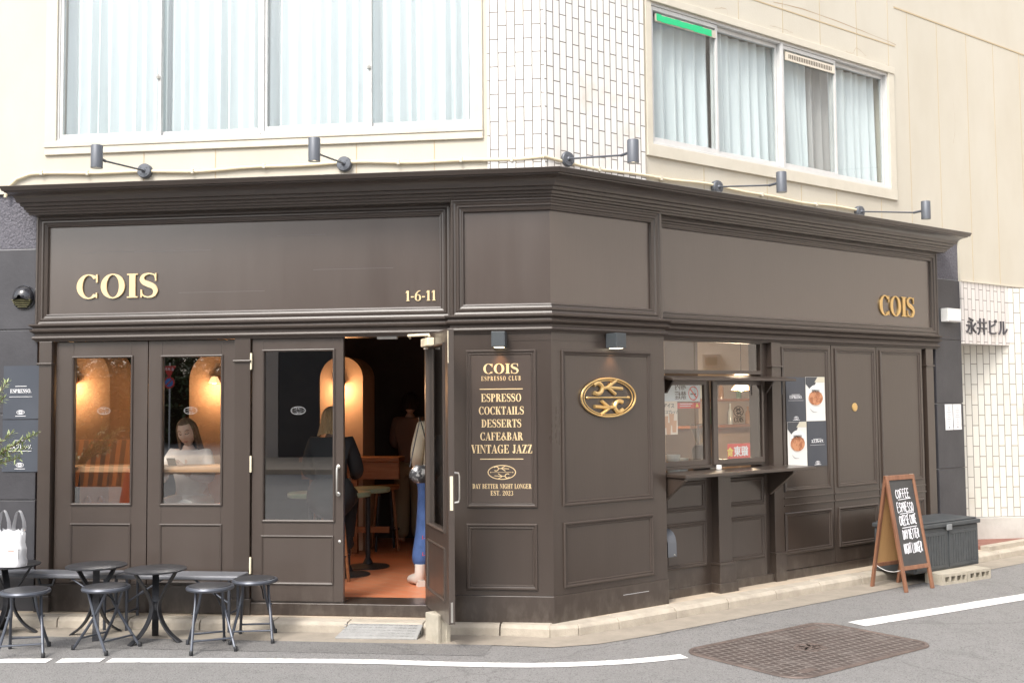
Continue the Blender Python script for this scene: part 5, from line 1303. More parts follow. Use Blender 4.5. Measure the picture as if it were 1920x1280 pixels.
# bar counter along the back
x0 = lp(FL, 560, 860, 2.75)[0]; x1 = lp(FL, 748, 860, 2.75)[0]
t = thing('bar_counter', 'red brown wooden bar counter at the back of the room', 'counter', FL)
MB().box(x0, x1, 2.75, 3.04, 1.13, 1.175).build('top', barwood, t, FL, bevel=.006)
MB().box(x0+.02, x1-.01, 2.78, 2.84, .95, 1.13).build('apron', barwood, t, FL, bevel=.004)
for xx in (x0+.1, x0+.55): MB().box(xx, xx+.06, 2.80, 2.86, FZ, .95).build('leg', barwood, t, FL)
MB().box(x0+.16, x1-.12, 2.81, 2.84, .40, .46).build('foot_rail', barwood, t, FL)
# window counter
t = thing('window_counter', 'pale wooden counter just inside the folding doors', 'counter', FL)
zc = lp(FL, 250, 874, .30)[1]; MB().box(-4.12, -2.50, .235, .60, zc-.045, zc).build('top', counterwood, t, FL, bevel=.005)
for xx in (-4.05, -3.32, -2.6): MB().box(xx, xx+.04, .38, .42, FZ, zc-.045).build('leg', black, t, FL)
# high round tables
def hightable(px, py, label):
    q = gp(px, py, FZ); Fm = TR(q.x, q.y, FZ)
    t = thing('high_table', label, 'table', Fm, 'round green topped tables inside')
    MB().lathe([(0,.708),(.20,.708),(.212,.714),(.215,.742),(.208,.750),(0,.751)], 36, cap=False).build('tabletop', greentop, t, Fm, smooth=True)
    MB().lathe([(.024,.02),(.024,.70),(.09,.706)], 14, cap=False).build('post', black, t, Fm, smooth=True)
    MB().lathe([(0,0),(.205,0),(.205,.010),(.15,.018),(.05,.035),(.03,.08),(.0245,.085)], 30, cap=False).build('base', black, t, Fm, smooth=True)
hightable(652, 1077, 'round green topped table nearest the doorway, on a black post'); hightable(690, 1062, 'round green topped table on a black post, behind the nearest one'); hightable(583, 1078, 'round green topped table seen through the glass of the closed door')
def barstool(px, py, label, q=None):
    q = q or gp(px, py, FZ); Fm = TR(q.x, q.y, FZ, .3); t = thing('bar_stool', label, 'stool', Fm, 'wooden bar stools inside')
    MB().lathe([(0,.64),(.15,.64),(.16,.65),(.16,.675),(.15,.68),(0,.682)], 20, cap=False).build('seat', barwood, t, Fm, smooth=True)
    for k in range(4):
        a = R_(45+90*k); MB().tube([(.10*math.cos(a), .10*math.sin(a), .64), (.17*math.cos(a), .17*math.sin(a), 0)], .014, 8).build('leg', barwood if k % 2 else black, t, Fm)
    MB().tube([(.15*math.cos(R_(45+30*i)), .15*math.sin(R_(45+30*i)), .22) for i in range(13)], .008, 6).build('foot_ring', black, t, Fm)
barstool(722, 1030, 'dark wooden bar stool in front of the back counter'); barstool(0, 0, 'wooden bar stool under the blonde woman', FL @ Vector((lp(FL, 622, 792, 1.15)[0], 1.19, FZ)))
for k_ in (1,):
    q = FL @ Vector((lp(FL,355,900,.78)[0], .80, FZ)); Fm = TR(q.x, q.y, FZ, .1); 
barstool_w = None

# kiosk interior
kt = thing('kiosk_counter', 'work counter and bottle shelves inside the kiosk window', 'counter', FR)
MB().box(1.25, 2.85, .32, .80, .95, .99).build('worktop', steel, kt, FR); MB().box(1.25, 2.85, .34, .78, .2, .95).build('cabinet', darkwall, kt, FR)
kwall = M('kiosk_wall', (.42,.34,.27), .8)
MB().box(.6, 5.4, 2.3, 2.4, .18, 2.55).build('back_wall', kwall, kt, FR); MB().box(5.25, 5.35, .31, 2.3, .18, 2.55).build('side_wall', kwall, kt, FR); MB().box(.9, 1.0, .4, 2.3, .18, 2.55).build('side_wall', kwall, kt, FR)
for z in (1.42, 1.72): MB().box(2.9, 5.2, 2.05, 2.3, z, z+.03).build('shelf', barwood, kt, FR)
bt = [M('bottle_clear', (.55,.60,.60), .1), M('bottle_green', (.08,.20,.10), .1), M('bottle_amber', (.35,.16,.04), .1)]
labs = {}
for i in range(14):
    z = 1.451 if i % 2 else 1.751; h = random.uniform(.18,.25); r = random.uniform(.028,.036)
    Fm = FR @ Matrix.Translation((3.05+.155*i, 2.16, z))
    o = MB().lathe([(0,0),(r,0),(r,h*.6),(r*.35,h*.78),(r*.35,h),(0,h)], 12, cap=False).build('bottle', bt[i % 3], None, Fm, smooth=True)
    tag(o, 'small bottle standing on the dim shelves inside the kiosk', 'bottle', 'bottles on the kiosk shelves')
pz = lp(FR, 1390, 731, .9); Fm = FR @ Matrix.Translation((pz[0], .9, pz[1]))
t = thing('pendant_lamp', 'lit pendant lamp hanging inside the kiosk window', 'pendant lamp', Fm)
MB().lathe([(.015,.09),(.03,.08),(.09,.02),(.10,0),(.097,0),(.085,.02),(.02,.075)], 20, cap=False).build('lamp_shade', M('pendant_shade', (.85,.52,.25), .4, emit=5), t, Fm, smooth=True)
MB().tube([(0,0,.09),(0,0,2.55-pz[1])], .004, 6).build('cord', black, t, Fm); MB().lathe_s((0,0,.02), (.03,.03,.03), 10, 8).build('bulb', bulb, t, Fm, smooth=True)
l = bpy.data.lights.new('pendant_light', 'POINT'); l.energy = 45; l.color = (1,.76,.52); l.shadow_soft_size = .06
lo = bpy.data.objects.new('pendant_light', l); COL.objects.link(lo); lo.parent = t; lo.matrix_parent_inverse = Matrix.Identity(4); lo.location = (0,0,-.05)
# coffee grinder and a clear bag of cups on the worktop
xg, zg = lp(FR, 1315, 850, .5); Fm = FR @ Matrix.Translation((xg, .5, .99))
t = thing('coffee_grinder', 'black coffee grinder with a clear hopper behind the sliding kiosk pane', 'coffee grinder', Fm)
MB().box(-.09,.09,-.10,.12,0,.06).build('base', black, t, Fm, bevel=.01); MB().lathe([(.06,.06),(.08,.12),(.085,.30),(.06,.34)], 18).build('body', black, t, Fm, smooth=True)
MB().lathe([(.04,.34),(.10,.50),(.10,.53),(.0,.535)], 18, cap=False).build('hopper', glass_mat('hopper_plastic', (.75,.80,.82), 2.5, .1), t, Fm, smooth=True)
MB().tube([(0,-.09,.24),(0,-.17,.22)], .012, 8).build('spout', steel, t, Fm)
xg = lp(FR, 1420, 830, .45)[0]; Fm = FR @ Matrix.Translation((xg, .45, .99))
t = thing('paper_roll', 'upright orange roll standing inside the kiosk window', 'roll', Fm)
MB().lathe([(.012,0),(.035,0),(.036,.004),(.036,.44),(.012,.444),(.012,.0)], 16, cap=False).build('roll', M('orange_roll', (.62,.26,.08), .6), t, Fm, smooth=True)
MB().lathe([(.011,-.005),(.011,.45)], 10).build('core', barwood, t, Fm)
for k, (px, h_, c_) in enumerate(((1262,.26,(.55,.60,.60)), (1285,.22,(.60,.66,.66)), (1352,.20,(.5,.52,.5)))):
    Fm = FR @ Matrix.Translation((lp(FR, px, 850, .55)[0], .55+.05*k, .99))
    o = MB().lathe([(0,0),(.05,0),(.062,h_*.9),(.066,h_),(.06,h_),(.048,.01),(0,.01)], 18, cap=False).build('cup_stack', M('cup_plastic', c_, .3) if 'cup_plastic' not in bpy.data.materials else bpy.data.materials['cup_plastic'], None, Fm, smooth=True)
    tag(o, ('tall stack of pale cups at the end of the kiosk worktop by the corner', 'shorter stack of pale cups next to the coffee grinder', 'low stack of pale cups under the oval window emblem')[k], 'cup stack', 'cup stacks on the kiosk worktop')
# notices stuck inside the kiosk panes; mirror-written ones stand for reflected street signs
def notice(name, px0, py0, px1, py1, y, mat, label):
    a = lp(FR, px0, py0, y); b = lp(FR, px1, py1, y); x0, x1, z0, z1 = a[0], b[0], min(a[1],b[1]), max(a[1],b[1])
    o = MB().box(x0, x1, y, y+.002, z0, z1).build(name, mat, None, FR); tag(o, label, 'notice', 'notices stuck on the kiosk panes'); return o, x0, x1, z0, z1
kp_ = .187
paleb = M('notice_pale', (.62,.68,.72), .5)
o, x0, x1, z0, z1 = notice('notice', 1246, 722, 1313, 752, kp_, paleb, 'pale no smoking notice on the sliding kiosk pane, standing for a reflected street sign')
k = MB(); font_text(k, '場内', x0+(x1-x0)*.60, z0+.105, .075, kp_-.001, mirror_x=True, sx=.95, depth=.002); font_text(k, '禁煙', x0+(x1-x0)*.60, z0+.025, .075, kp_-.001, mirror_x=True, sx=.95, depth=.002); k.build('lettering', ink_black, o, FR)
k = MB(); c0 = (x0+(x1-x0)*.80, (z0+z1)/2); kk, a, b = arc(c0[0], c0[1], .062, .062, .010, .010, 0, 360, 30); k.loops([[(q[0],kp_-.0015,q[1]) for q in a],[(q[0],kp_-.0015,q[1]) for q in b]], closed=False)
k.plate([(c0[0]-.048,c0[1]+.036),(c0[0]-.038,c0[1]+.046),(c0[0]+.048,c0[1]-.036),(c0[0]+.038,c0[1]-.046)][::-1], kp_-.0022, kp_-.0018); k.build('symbol', red, o, FR)
MB().box(c0[0]-.035, c0[0]+.035, kp_-.0014, kp_-.001, c0[1]-.012, c0[1]).build('cigarette', ink_black, o, FR)
o, x0, x1, z0, z1 = notice('notice', 1270, 755, 1313, 765, kp_, red, 'narrow red strip notice below the no smoking one'); k = MB(); k.box(x0+.03, x1-.10, kp_-.001, kp_, z0+.036, z0+.042); k.box(x0+.03, x1-.12, kp_-.001, kp_, z0+.018, z0+.024); k.build('print', ink_white, o, FR); MB().plate([(x1-.06,z0+.012),(x1-.02,z0+.012),(x1-.04,z0+.046)], kp_-.0012, kp_-.0002).build('symbol', yellow, o, FR)
o, x0, x1, z0, z1 = notice('notice', 1240, 752, 1271, 814, kp_, M('notice_cream', (.80,.70,.60), .5), 'cream drinks notice with pictures of iced glasses on the sliding kiosk pane')
k = MB()
for i, (u, v) in enumerate(((.25,.38),(.62,.45),(.78,.24),(.42,.18))):
    cx, cz = x0+(x1-x0)*u, z0+(z1-z0)*v; k.plate([(cx-.022,cz-.05),(cx+.022,cz-.05),(cx+.03,cz+.05),(cx-.03,cz+.05)], kp_-.0012-i*.0003, kp_)
k.build('drinks_print', M('drinks_peach', (.62,.34,.20), .5), o, FR)
k = MB(); font_text(k, 'アイス', x0+.02, z1-.055, .045, kp_-.001, depth=.001); font_text(k, 'エスプレッソ', x0+.02, z1-.105, .034, kp_-.001, sx=.85, depth=.001); k.build('lettering', ink_black, o, FR)
kp2 = .1495
o, x0, x1, z0, z1 = notice('notice', 1364, 832, 1407, 859, kp2, red, 'red notice with white and yellow characters in the kiosk pane, standing for a reflected sign')
k = MB(); font_text(k, '銀', x1-.03, z0+.035, .095, kp2-.001, mirror_x=True, depth=.002, bold=.02); font_text(k, '東', x0+(x1-x0)*.58, z0+.035, .095, kp2-.001, mirror_x=True, depth=.002, bold=.02); k.build('lettering', ink_white, o, FR)
k = MB(); font_text(k, '食', x0+.075, z0+.035, .085, kp2-.001, mirror_x=True, depth=.002, bold=.02); k.build('lettering', yellow, o, FR)

# ================================================================== people
skin = M('skin', (.72,.50,.40), .5, c2=(.76,.54,.44), scale=8); lips = M('lips', (.60,.29,.26), .4); eyed = M('eye_dark', (.03,.022,.018), .3); browm = M('brow', (.24,.15,.11), .7)
def hairmat(name, a, b): return M(name, a, .42, c2=b, scale=14, stretch=(9,9,.6), bump=.004, bscale=30)
hair_dark = hairmat('dark_hair', (.018,.014,.013), (.035,.027,.024)); hair_brown = hairmat('brown_hair', (.11,.063,.040), (.25,.15,.09)); hair_blond = hairmat('blond_hair', (.42,.26,.11), (.60,.40,.19))
def skinned(J, B, root, sub=2):
    """one continuous surface grown over a skeleton; J: joint -> (x,y,z,rx[,ry])"""
    names = list(J); idx = {n: i for i, n in enumerate(names)}
    me = bpy.data.meshes.new('skeleton'); me.from_pydata([J[n][:3] for n in names], [(idx[a], idx[b]) for a, b in B], [])
    o = bpy.data.objects.new('skeleton', me); COL.objects.link(o)
    o.modifiers.new('skin', 'SKIN'); sv = me.skin_vertices[0].data
    for n in names:
        r = J[n][3]; r2 = J[n][4] if len(J[n]) > 4 else r; sv[idx[n]].radius = (r, r2); sv[idx[n]].use_root = n == root
    m = o.modifiers.new('sub', 'SUBSURF'); m.levels = sub; m.render_levels = sub
    dg = bpy.context.evaluated_depsgraph_get(); out = bpy.data.meshes.new_from_object(o.evaluated_get(dg))
    vs_ = [v.co.copy() for v in out.vertices]; fs = [tuple(p.vertices) for p in out.polygons]
    bpy.data.objects.remove(o); bpy.data.meshes.remove(me); bpy.data.meshes.remove(out)
    return vs_, fs
def head_geom(mb, Mx):
    """head facing -y about its centre; materials 0 skin, 1 lips, 2 dark, 3 brow"""
    NA, NZ = 96, 72; b = len(mb.v); pos = []
    for i in range(NZ+1):
        th = math.pi*i/NZ
        for j in range(NA):
            a = 2*math.pi*j/NA; x = .074*math.sin(th)*math.sin(a); y = -.094*math.sin(th)*math.cos(a); z = -.118*math.cos(th)
            if z < -.01:
                t = (-z-.01)/.108; x *= 1-.42*t**1.5; y = y*(1-.30*t) - .016*t
            if y < 0:
                y *= 1-.06*math.exp(-(z/.05)**2)
                y -= .024*math.exp(-(x/.0125)**2)*max(0, min(1, (.034-z)/.055))*math.exp(-(max(0,-.026-z)/.007)**2)
                for s in (-1, 1): y += .010*math.exp(-((x-s*.031)/.016)**2-((z-.016)/.012)**2); y -= .004*math.exp(-((x-s*.036)/.02)**2-((z+.022)/.016)**2)
                y -= .006*math.exp(-(x/.019)**2-((z+.055)/.009)**2); y += .004*math.exp(-(x/.03)**2-((z+.072)/.007)**2); y -= .005*math.exp(-(x/.02)**2-((z+.092)/.014)**2)
            pos.append(Vector((x,y,z)))
    mb.v += [Mx @ p for p in pos]
    for i in range(NZ):
        for j in range(NA):
            f = [i*NA+j, i*NA+(j+1)%NA, (i+1)*NA+(j+1)%NA, (i+1)*NA+j]; c = sum((pos[k] for k in f), Vector())/4; mi = 0
            if c.y < -.03:
                if abs(c.x) < .021 and abs(c.z+.056) < .0075*(1-.5*abs(c.x)/.021): mi = 1
                for s in (-1, 1):
                    if abs(c.x-s*.031) < .0145 and abs(c.z-.009-22*(c.x-s*.031)**2) < .0026: mi = 2
                    if abs(c.x-s*.033) < .017 and abs(c.z-.041+9*(c.x-s*.031)**2) < .0026: mi = 3
            mb.f.append([b+k for k in f]); mb.m.append(mi)
    for s in (-1, 1):
        q = MB(); q.lathe_s((s*.075,.008,.0), (.010,.020,.032), 10, 8); bb = len(mb.v); mb.v += [Mx @ v for v in q.v]; mb.f += [[bb+k for k in f] for f in q.f]; mb.m += [0]*len(q.f)
def hand_geom(mb, wrist, d, palm_n, curl=.5, side=1):
    """palm, four fingers of unequal length with knuckle bends, and a thumb from the side of the palm"""
    d = Vector(d).normalized(); n = Vector(palm_n); n = (n-d*n.dot(d)).normalized(); s = d.cross(n)*side; w_ = Vector(wrist)
    P = lambda u, v, k: tuple(w_+d*u+s*v+n*k)
    q = MB(); 
    q.loops([[P(u, w2*c_[0], t2*c_[1]) for c_ in ((-1,-.6),(-.6,-1),(.6,-1),(1,-.6),(1,.6),(.6,1),(-.6,1),(-1,.6))] for u, w2, t2 in ((-.03,.024,.018),(.0,.024,.015),(.03,.034,.014),(.06,.040,.013),(.085,.039,.010),(.092,.032,.006))])
    c0 = len(q.v); q.f.append([c0-8+i for i in range(8)]); q.m.append(0)
    for k, (v, ln) in enumerate(((-.030,.066),(-.010,.076),(.010,.072),(.029,.056))):
        pts = [(P(.080, v, 0))]; u, kz, a = .085, 0., 0.
        for seg in (.42,.32,.26): a += curl*.75; u += ln*seg*math.cos(a); kz += ln*seg*math.sin(a); pts.append(P(u, v*1.06, kz))
        q.tube(pts, [.0092,.0088,.0080,.0062], 8)
    q.tube([P(.018,-.026,.002), P(.045,-.046,.014), P(.066,-.052,.026+.01*curl), P(.085,-.046,.036+.015*curl)], [.012,.0105,.0092,.007], 8)
    bb = len(mb.v); mb.v += q.v; mb.f += [[bb+i for i in f] for f in q.f]; mb.m += [0]*len(q.f)
BONES = [('pelvis','spine'),('spine','chest'),('chest','neckb'),('neckb','neck')]+[(a+s, b+s) if a not in ('chest','pelvis') else (a, b+s) for s in 'LR' for a, b in (('chest','sh'),('sh','el'),('el','wr'),('pelvis','hip'),('hip','kn'),('kn','an'),('an','toe'))]
def standing():
    J = {'pelvis': (0,0,.90,.13,.10), 'spine': (0,.0,1.06,.105,.085), 'chest': (0,.0,1.24,.125,.095), 'neckb': (0,.015,1.385,.058), 'neck': (0,.008,1.46,.046)}
    for s, x in (('L',1),('R',-1)):
        J.update({'sh'+s: (x*.155,.01,1.335,.055), 'el'+s: (x*.205,.035,1.09,.040), 'wr'+s: (x*.215,-.03,.87,.028), 'hip'+s: (x*.085,0,.84,.088), 'kn'+s: (x*.095,-.015,.47,.056), 'an'+s: (x*.10,.03,.085,.038), 'toe'+s: (x*.115,-.11,.035,.032)})
    return J
def person(label, J, Fm, head, headrot, cat='person', hands=(), group=None):
    mb = MB(); v, f = skinned(J, BONES, 'pelvis'); mb.add(v, f)
    Mx = Matrix.Translation(head) @ headrot; head_geom(mb, Mx)
    for h in hands: hand_geom(mb, *h)
    o = mb.build('person', [skin, lips, eyed, browm], None, Fm, smooth=True); tag(o, label, cat, group); return o, Mx
def garment(name, J, parts, root, grow, mat, par, Fm, hem=None):
    bones = [b for b in BONES if b[0] in parts and b[1] in parts]
    K = {n: (J[n][0], J[n][1], J[n][2], J[n][3]+grow*(1.0), (J[n][4] if len(J[n]) > 4 else J[n][3])+grow) for n in parts}
    if hem: K.update(hem)
    v, f = skinned(K, bones, root); mb = MB().add(v, f); return mb.build(name, mat, par, Fm, smooth=True)
def hair(name, par, Fm, Mx, mat, length, back=True, fringe=.045, width=1.0, flare=0, part=True):
    """a cap over the skull whose edge falls to the given length, open at the face"""
    mb = MB(); NA = 64; rows = []
    for i in range(15):
        t = i/14; row = []
        for j in range(NA):
            a = 2*math.pi*j/NA; face = max(0, math.cos(a)); st = .0035*math.sin(j*2.9)+.003*math.sin(j*5.3+i*.5)
            bottom = -length*(.975+.025*math.sin(j*1.7)) if face < .50 else fringe
            
            if bottom > 0:
                th = t*math.acos(min(1, bottom/.128)); z = .128*math.cos(th); r = math.sin(th)
            elif t < .45:
                th = t/.45*math.pi/2; z = .128*math.cos(th); r = math.sin(th)
            else: z = bottom*(t-.45)/.55; r = 1+flare*(t-.45)
            x = (.083*width+st)*r*math.sin(a); y = -(.101+st)*r*math.cos(a)+.006
            row.append(Mx @ Vector((x, y, z)))
        rows.append(row)
    mb.loops(rows)
    return mb.build(name, mat, par, Fm, smooth=True)
TRI = Matrix.Rotation

# seated woman behind the folding doors, reading her phone
sx, sz = lp(FL, 352, 810, .72); Fm = FL @ Matrix.Translation((sx, .72, 0))
zs = sz-.0
J = {'pelvis': (0,.12,zs-.62,.15,.12), 'spine': (0,.09,zs-.46,.115,.095), 'chest': (0,.045,zs-.28,.125,.10), 'neckb': (0,.02,zs-.155,.056), 'neck': (0,.005,zs-.09,.045)}
for s, x in (('L',1),('R',-1)):
    J.update({'sh'+s: (x*.155,.04,zs-.195,.055), 'el'+s: (x*.225,-.05,zs-.40,.042), 'wr'+s: (x*.085,-.225,zs-.325,.027), 'hip'+s: (x*.09,.06,zs-.64,.095), 'kn'+s: (x*.11,-.30,zs-.63,.065), 'an'+s: (x*.10,-.20,zs-1.05,.04), 'toe'+s: (x*.10,-.32,zs-1.10,.033)})
hd = [((x*.085,-.225,zs-.325), (-x*.55,-.25,.55), (-x*.6,.7,.1), .75, -x) for x in (1,-1)]
p1, Mx = person('long haired woman in a pale blouse seated at the window counter', J, Fm, (0,-.015,zs), TRI(R_(20),4,'X') @ TRI(R_(-6),4,'Y') @ TRI(R_(4),4,'Z'), hands=hd)
blouse = M('pale_blouse', (.84,.76,.71), .8, c2=(.76,.67,.62), scale=10, bump=.004, bscale=18)
garment('blouse', J, ['pelvis','spine','chest','neckb','shL','elL','wrL','shR','elR','wrR'], 'pelvis', .016, blouse, p1, Fm, {'neckb': (0,.02,zs-.165,.066), 'wrL': (.10,-.205,zs-.335,.042), 'wrR': (-.10,-.205,zs-.335,.042)})
def leg_tubes(name, J, mat, par, Fm, r0, r1, r2, down=True):
    mb = MB()
    for s in 'LR':
        P = [Vector(J[n+s][:3]) for n in ('hip','kn','an')]; P[0] = P[0]+Vector((0,.04,0))
        pts = smoothpts([tuple(P[0]), tuple(P[0].lerp(P[1],.5)), tuple(P[1].lerp(P[0],.12)), tuple(P[1]+Vector((0,-.02,-.05))), tuple(P[1].lerp(P[2],.5)), tuple(P[2]+Vector((0,0,.04)))] , 4) if down else smoothpts([tuple(P[0]), tuple(P[0].lerp(P[1],.5)), tuple(P[1])], 5)
        n_ = len(pts); mb.tube(pts, [r0+(r1-r0)*min(1,i/(n_*.5)) if i < n_*.5 else r1+(r2-r1)*(i-n_*.5)/(n_*.5) for i in range(n_)], 14)
    c = (Vector(J['hipL'][:3])+Vector(J['hipR'][:3]))/2
    mb.lathe_s((c.x, c.y+.05, c.z+.02), (.19,.16,.13), 22, 12)
    return mb.build(name, mat, par, Fm, smooth=True)
leg_tubes('skirt', J, M('white_skirt', (.80,.76,.72), .8, bump=.006, bscale=12), p1, Fm, .115, .10, .085, False)
hair('hair', p1, Fm, Mx, hair_brown, .36, fringe=.088, width=1.05, flare=.30)
Ph = Fm @ Matrix.Translation((0,-.29,zs-.265)) @ TRI(R_(35),4,'X')
t = thing('phone', 'dark phone held by the seated woman', 'phone', Ph); MB().box(-.037,.037,-.004,.004,-.075,.075).build('case', black, t, Ph, bevel=.006); MB().box(-.033,.033,.0042,.0048,-.07,.07).build('screen', M('phone_screen', (.10,.12,.16), .1), t, Ph)
q = Fm @ Vector((0,.12,FZ)); Fs = TR(q.x, q.y, FZ, .1); t = thing('bar_stool', 'wooden bar stool the woman at the window sits on', 'stool', Fs, 'wooden bar stools inside')
sh_ = zs-.76-FZ
MB().lathe([(0,sh_-.04),(.16,sh_-.04),(.17,sh_-.03),(.17,sh_-.005),(0,sh_)], 20, cap=False).build('seat', barwood, t, Fs, smooth=True)
for k in range(4): a = R_(45+90*k); MB().tube([(.10*math.cos(a), .10*math.sin(a), sh_-.04), (.18*math.cos(a), .18*math.sin(a), 0)], .014, 8).build('leg', barwood, t, Fs)

# blonde woman at the near high table, seen from behind
bx_, bz_ = lp(FL, 622, 792, 1.15); Fm = FL @ TR(bx_, 1.15, 0, R_(188)); zs = bz_+.02
J = {'pelvis': (0,.05,zs-.66,.15,.12), 'spine': (0,.03,zs-.50,.115,.095), 'chest': (0,.01,zs-.30,.13,.10), 'neckb': (0,.015,zs-.165,.056), 'neck': (0,.008,zs-.09,.045)}
for s, x in (('L',1),('R',-1)):
    J.update({'sh'+s: (x*.16,.015,zs-.205,.055), 'el'+s: (x*.22,-.04,zs-.45,.042), 'wr'+s: (x*.17,-.27,zs-.50,.028), 'hip'+s: (x*.09,0,zs-.68,.095), 'kn'+s: (x*.11,-.36,zs-.70,.066), 'an'+s: (x*.10,-.30,zs-1.10,.04), 'toe'+s: (x*.10,-.42,zs-1.14,.033)})
hd = [((x*.17,-.27,zs-.50), (-x*.15,-1,-.1), (0,0,-1), .35, x) for x in (1,-1)]
p2, Mx = person('woman with a blonde bob and black coat sitting by the doorway', J, Fm, (0,-.005,zs), TRI(R_(12),4,'X'), hands=hd)
blackcoat = M('black_coat', (.014,.014,.016), .8, bump=.003, bscale=30)
garment('coat', J, ['pelvis','spine','chest','neckb','shL','elL','wrL','shR','elR','wrR'], 'pelvis', .028, blackcoat, p2, Fm)
leg_tubes('trousers', J, blackcoat, p2, Fm, .125, .085, .055); MB().lathe_s((0,.03,zs-.66), (.215,.20,.21), 24, 14).build('coat_skirt', blackcoat, p2, Fm, smooth=True)
for s, x in (('L',1),('R',-1)):
    b = MB(); a = Vector(J['an'+s][:3]); tt = Vector(J['toe'+s][:3]); b.tube([a+Vector((0,.02,.06)), a+Vector((0,.02,-.02)), a.lerp(tt,.6)+Vector((0,0,-.01)), tt, tt+Vector((0,-.05,-.01))], [.05,.055,.05,.044,.02], 12); b.build('shoe', blackcoat, p2, Fm, smooth=True)
hair('hair', p2, Fm, Mx, hair_blond, .15, fringe=.07, width=1.1, flare=.45)

# dark haired woman standing at the back
q = gp(770, 1020, FZ); Fm = TR(q.x, q.y, FZ, R_(172)); J = standing(); J['elL'] = (.20,-.06,1.10,.040); J['wrL'] = (.12,-.22,1.08,.028); J['elR'] = (-.21,-.03,1.09,.040); J['wrR'] = (-.12,-.22,1.06,.028)
hd = [((.12,-.22,1.08), (-.3,-1,.1), (0,0,1), .6, 1), ((-.12,-.22,1.06), (.3,-1,.1), (0,0,1), .6, -1)]
p3, Mx = person('dark haired woman in a brown jumper standing with her back turned', J, Fm, (0,-.005,1.545), TRI(R_(14),4,'X'), hands=hd)
brownj = M('brown_jumper', (.19,.125,.10), .9, bump=.003, bscale=60); olive_t = M('olive_trousers', (.25,.205,.135), .9, bump=.004, bscale=14)
garment('jumper', J, ['pelvis','spine','chest','neckb','shL','elL','wrL','shR','elR','wrR'], 'pelvis', .024, brownj, p3, Fm, {'pelvis': (0,0,.83,.160,.135)})
garment('trousers', J, ['pelvis','hipL','knL','anL','hipR','knR','anR'], 'pelvis', .020, olive_t, p3, Fm, {'knL': (.095,-.01,.47,.095), 'knR': (-.095,-.01,.47,.095), 'anL': (.105,.02,.06,.095), 'anR': (-.105,.02,.06,.095), 'hipL': (.085,0,.84,.118), 'hipR': (-.085,0,.84,.118)})
hair('hair', p3, Fm, Mx, hair_dark, .095, fringe=.04, width=1.12, flare=.2)

# woman in jeans stepping in past the open door, bag on her shoulder
q = gp(822, 1090, FZ); Fm = TR(q.x, q.y, FZ, R_(205)); J = standing()
J.update({'elL': (.185,-.04,1.09,.040), 'wrL': (.11,-.19,.97,.028), 'knL': (.125,.02,.47,.056), 'anL': (.215,.12,.085,.038), 'toeL': (.235,-.02,.035,.032), 'knR': (-.085,-.02,.47,.056), 'anR': (-.09,.12,.10,.038), 'toeR': (-.09,.0,.035,.032)})
hd = [((.11,-.19,.97), (-.4,-.5,-.2), (0,0,-1), .5, 1), ((-.215,-.03,.87), (0,-.15,-1), (1,0,0), .3, -1)]
p4, Mx = person('woman in a cream top and wide blue jeans stepping past the open door', J, Fm, (0,-.005,1.545), TRI(R_(6),4,'X'), hands=hd)
cream_t = M('cream_top', (.62,.55,.42), .85, bump=.003, bscale=25); denim = M('blue_denim', (.035,.075,.20), .85, c2=(.055,.105,.27), scale=14, bump=.002, bscale=90); bootm = M('white_leather', (.66,.60,.55), .45)
garment('top', J, ['pelvis','spine','chest','neckb','shL','elL','wrL','shR','elR','wrR'], 'pelvis', .022, cream_t, p4, Fm, {'pelvis': (0,0,.85,.155,.130)})
garment('jeans', J, ['pelvis','hipL','knL','anL','hipR','knR','anR'], 'pelvis', .016, denim, p4, Fm, {'knL': (.125,.02,.47,.085), 'knR': (-.085,-.01,.47,.085), 'anL': (.205,.11,.135,.100), 'anR': (-.09,.11,.135,.105)})
for s, x in (('L',1),('R',-1)):
    b = MB(); a = Vector(J['an'+s][:3]); tt = Vector(J['toe'+s][:3])
    b.tube([a+Vector((0,.01,.10)), a+Vector((0,.01,.02)), a+Vector((0,-.01,-.028)), a.lerp(tt,.6)+Vector((0,0,-.004)), tt+Vector((0,-.03,.0)), tt+Vector((0,-.07,-.006))], [.046,.048,.052,.046,.036,.014], 12)
    b.box(a.x-.03, a.x+.03, a.y-.015, a.y+.05, .0, .05); b.build('ankle_boot', bootm, p4, Fm, smooth=True)
for z in (.28,.42):
    r = MB()
    for sg in (-1,1): r.loops([[(.19+.0, .215, z), (.19+sg*.035,.22,z+.018), (.19+sg*.04,.22,z-.012)], [(.19, .230, z), (.19+sg*.035,.232,z+.018), (.19+sg*.04,.232,z-.012)]])
    r.build('bow', M('red_ribbon', (.65,.04,.03), .5) if 'red_ribbon' not in bpy.data.materials else bpy.data.materials['red_ribbon'], p4, Fm)
hair('hair', p4, Fm, Mx, hair_brown, .30, fringe=.05, width=1.08, flare=.25)
bq = gp(788, 890, FZ+.0); d_ = ray(788, 888); sc = 9.05/d_.y; bp = Vector((0,0,H))+d_*sc; Fb = TR(bp.x, bp.y, bp.z, R_(20))
t = thing('shoulder_bag', 'small shiny black and silver shoulder bag hanging at her hip in the doorway', 'bag', Fb)
b = MB(); ls = []
for i in range(9):
    u = i/8; z = -.075+.15*u; k_ = math.sin(math.pi*(.12+.80*u))**.6
    ls.append([(.095*k_*math.cos(2*math.pi*j/20)*(1+.05*math.sin(j*3+i)), .05*k_*math.sin(2*math.pi*j/20), z) for j in range(20)])
b.loops(ls); b.f += [list(range(19,-1,-1)), list(range(160,180))]; b.m += [0,0]
b.build('body', M('shiny_bag', (.10,.10,.105), .22, metal=.5, c2=(.60,.60,.60), scale=16, bump=.006, bscale=25, contrast=(.48,.56)), t, Fb, smooth=True)
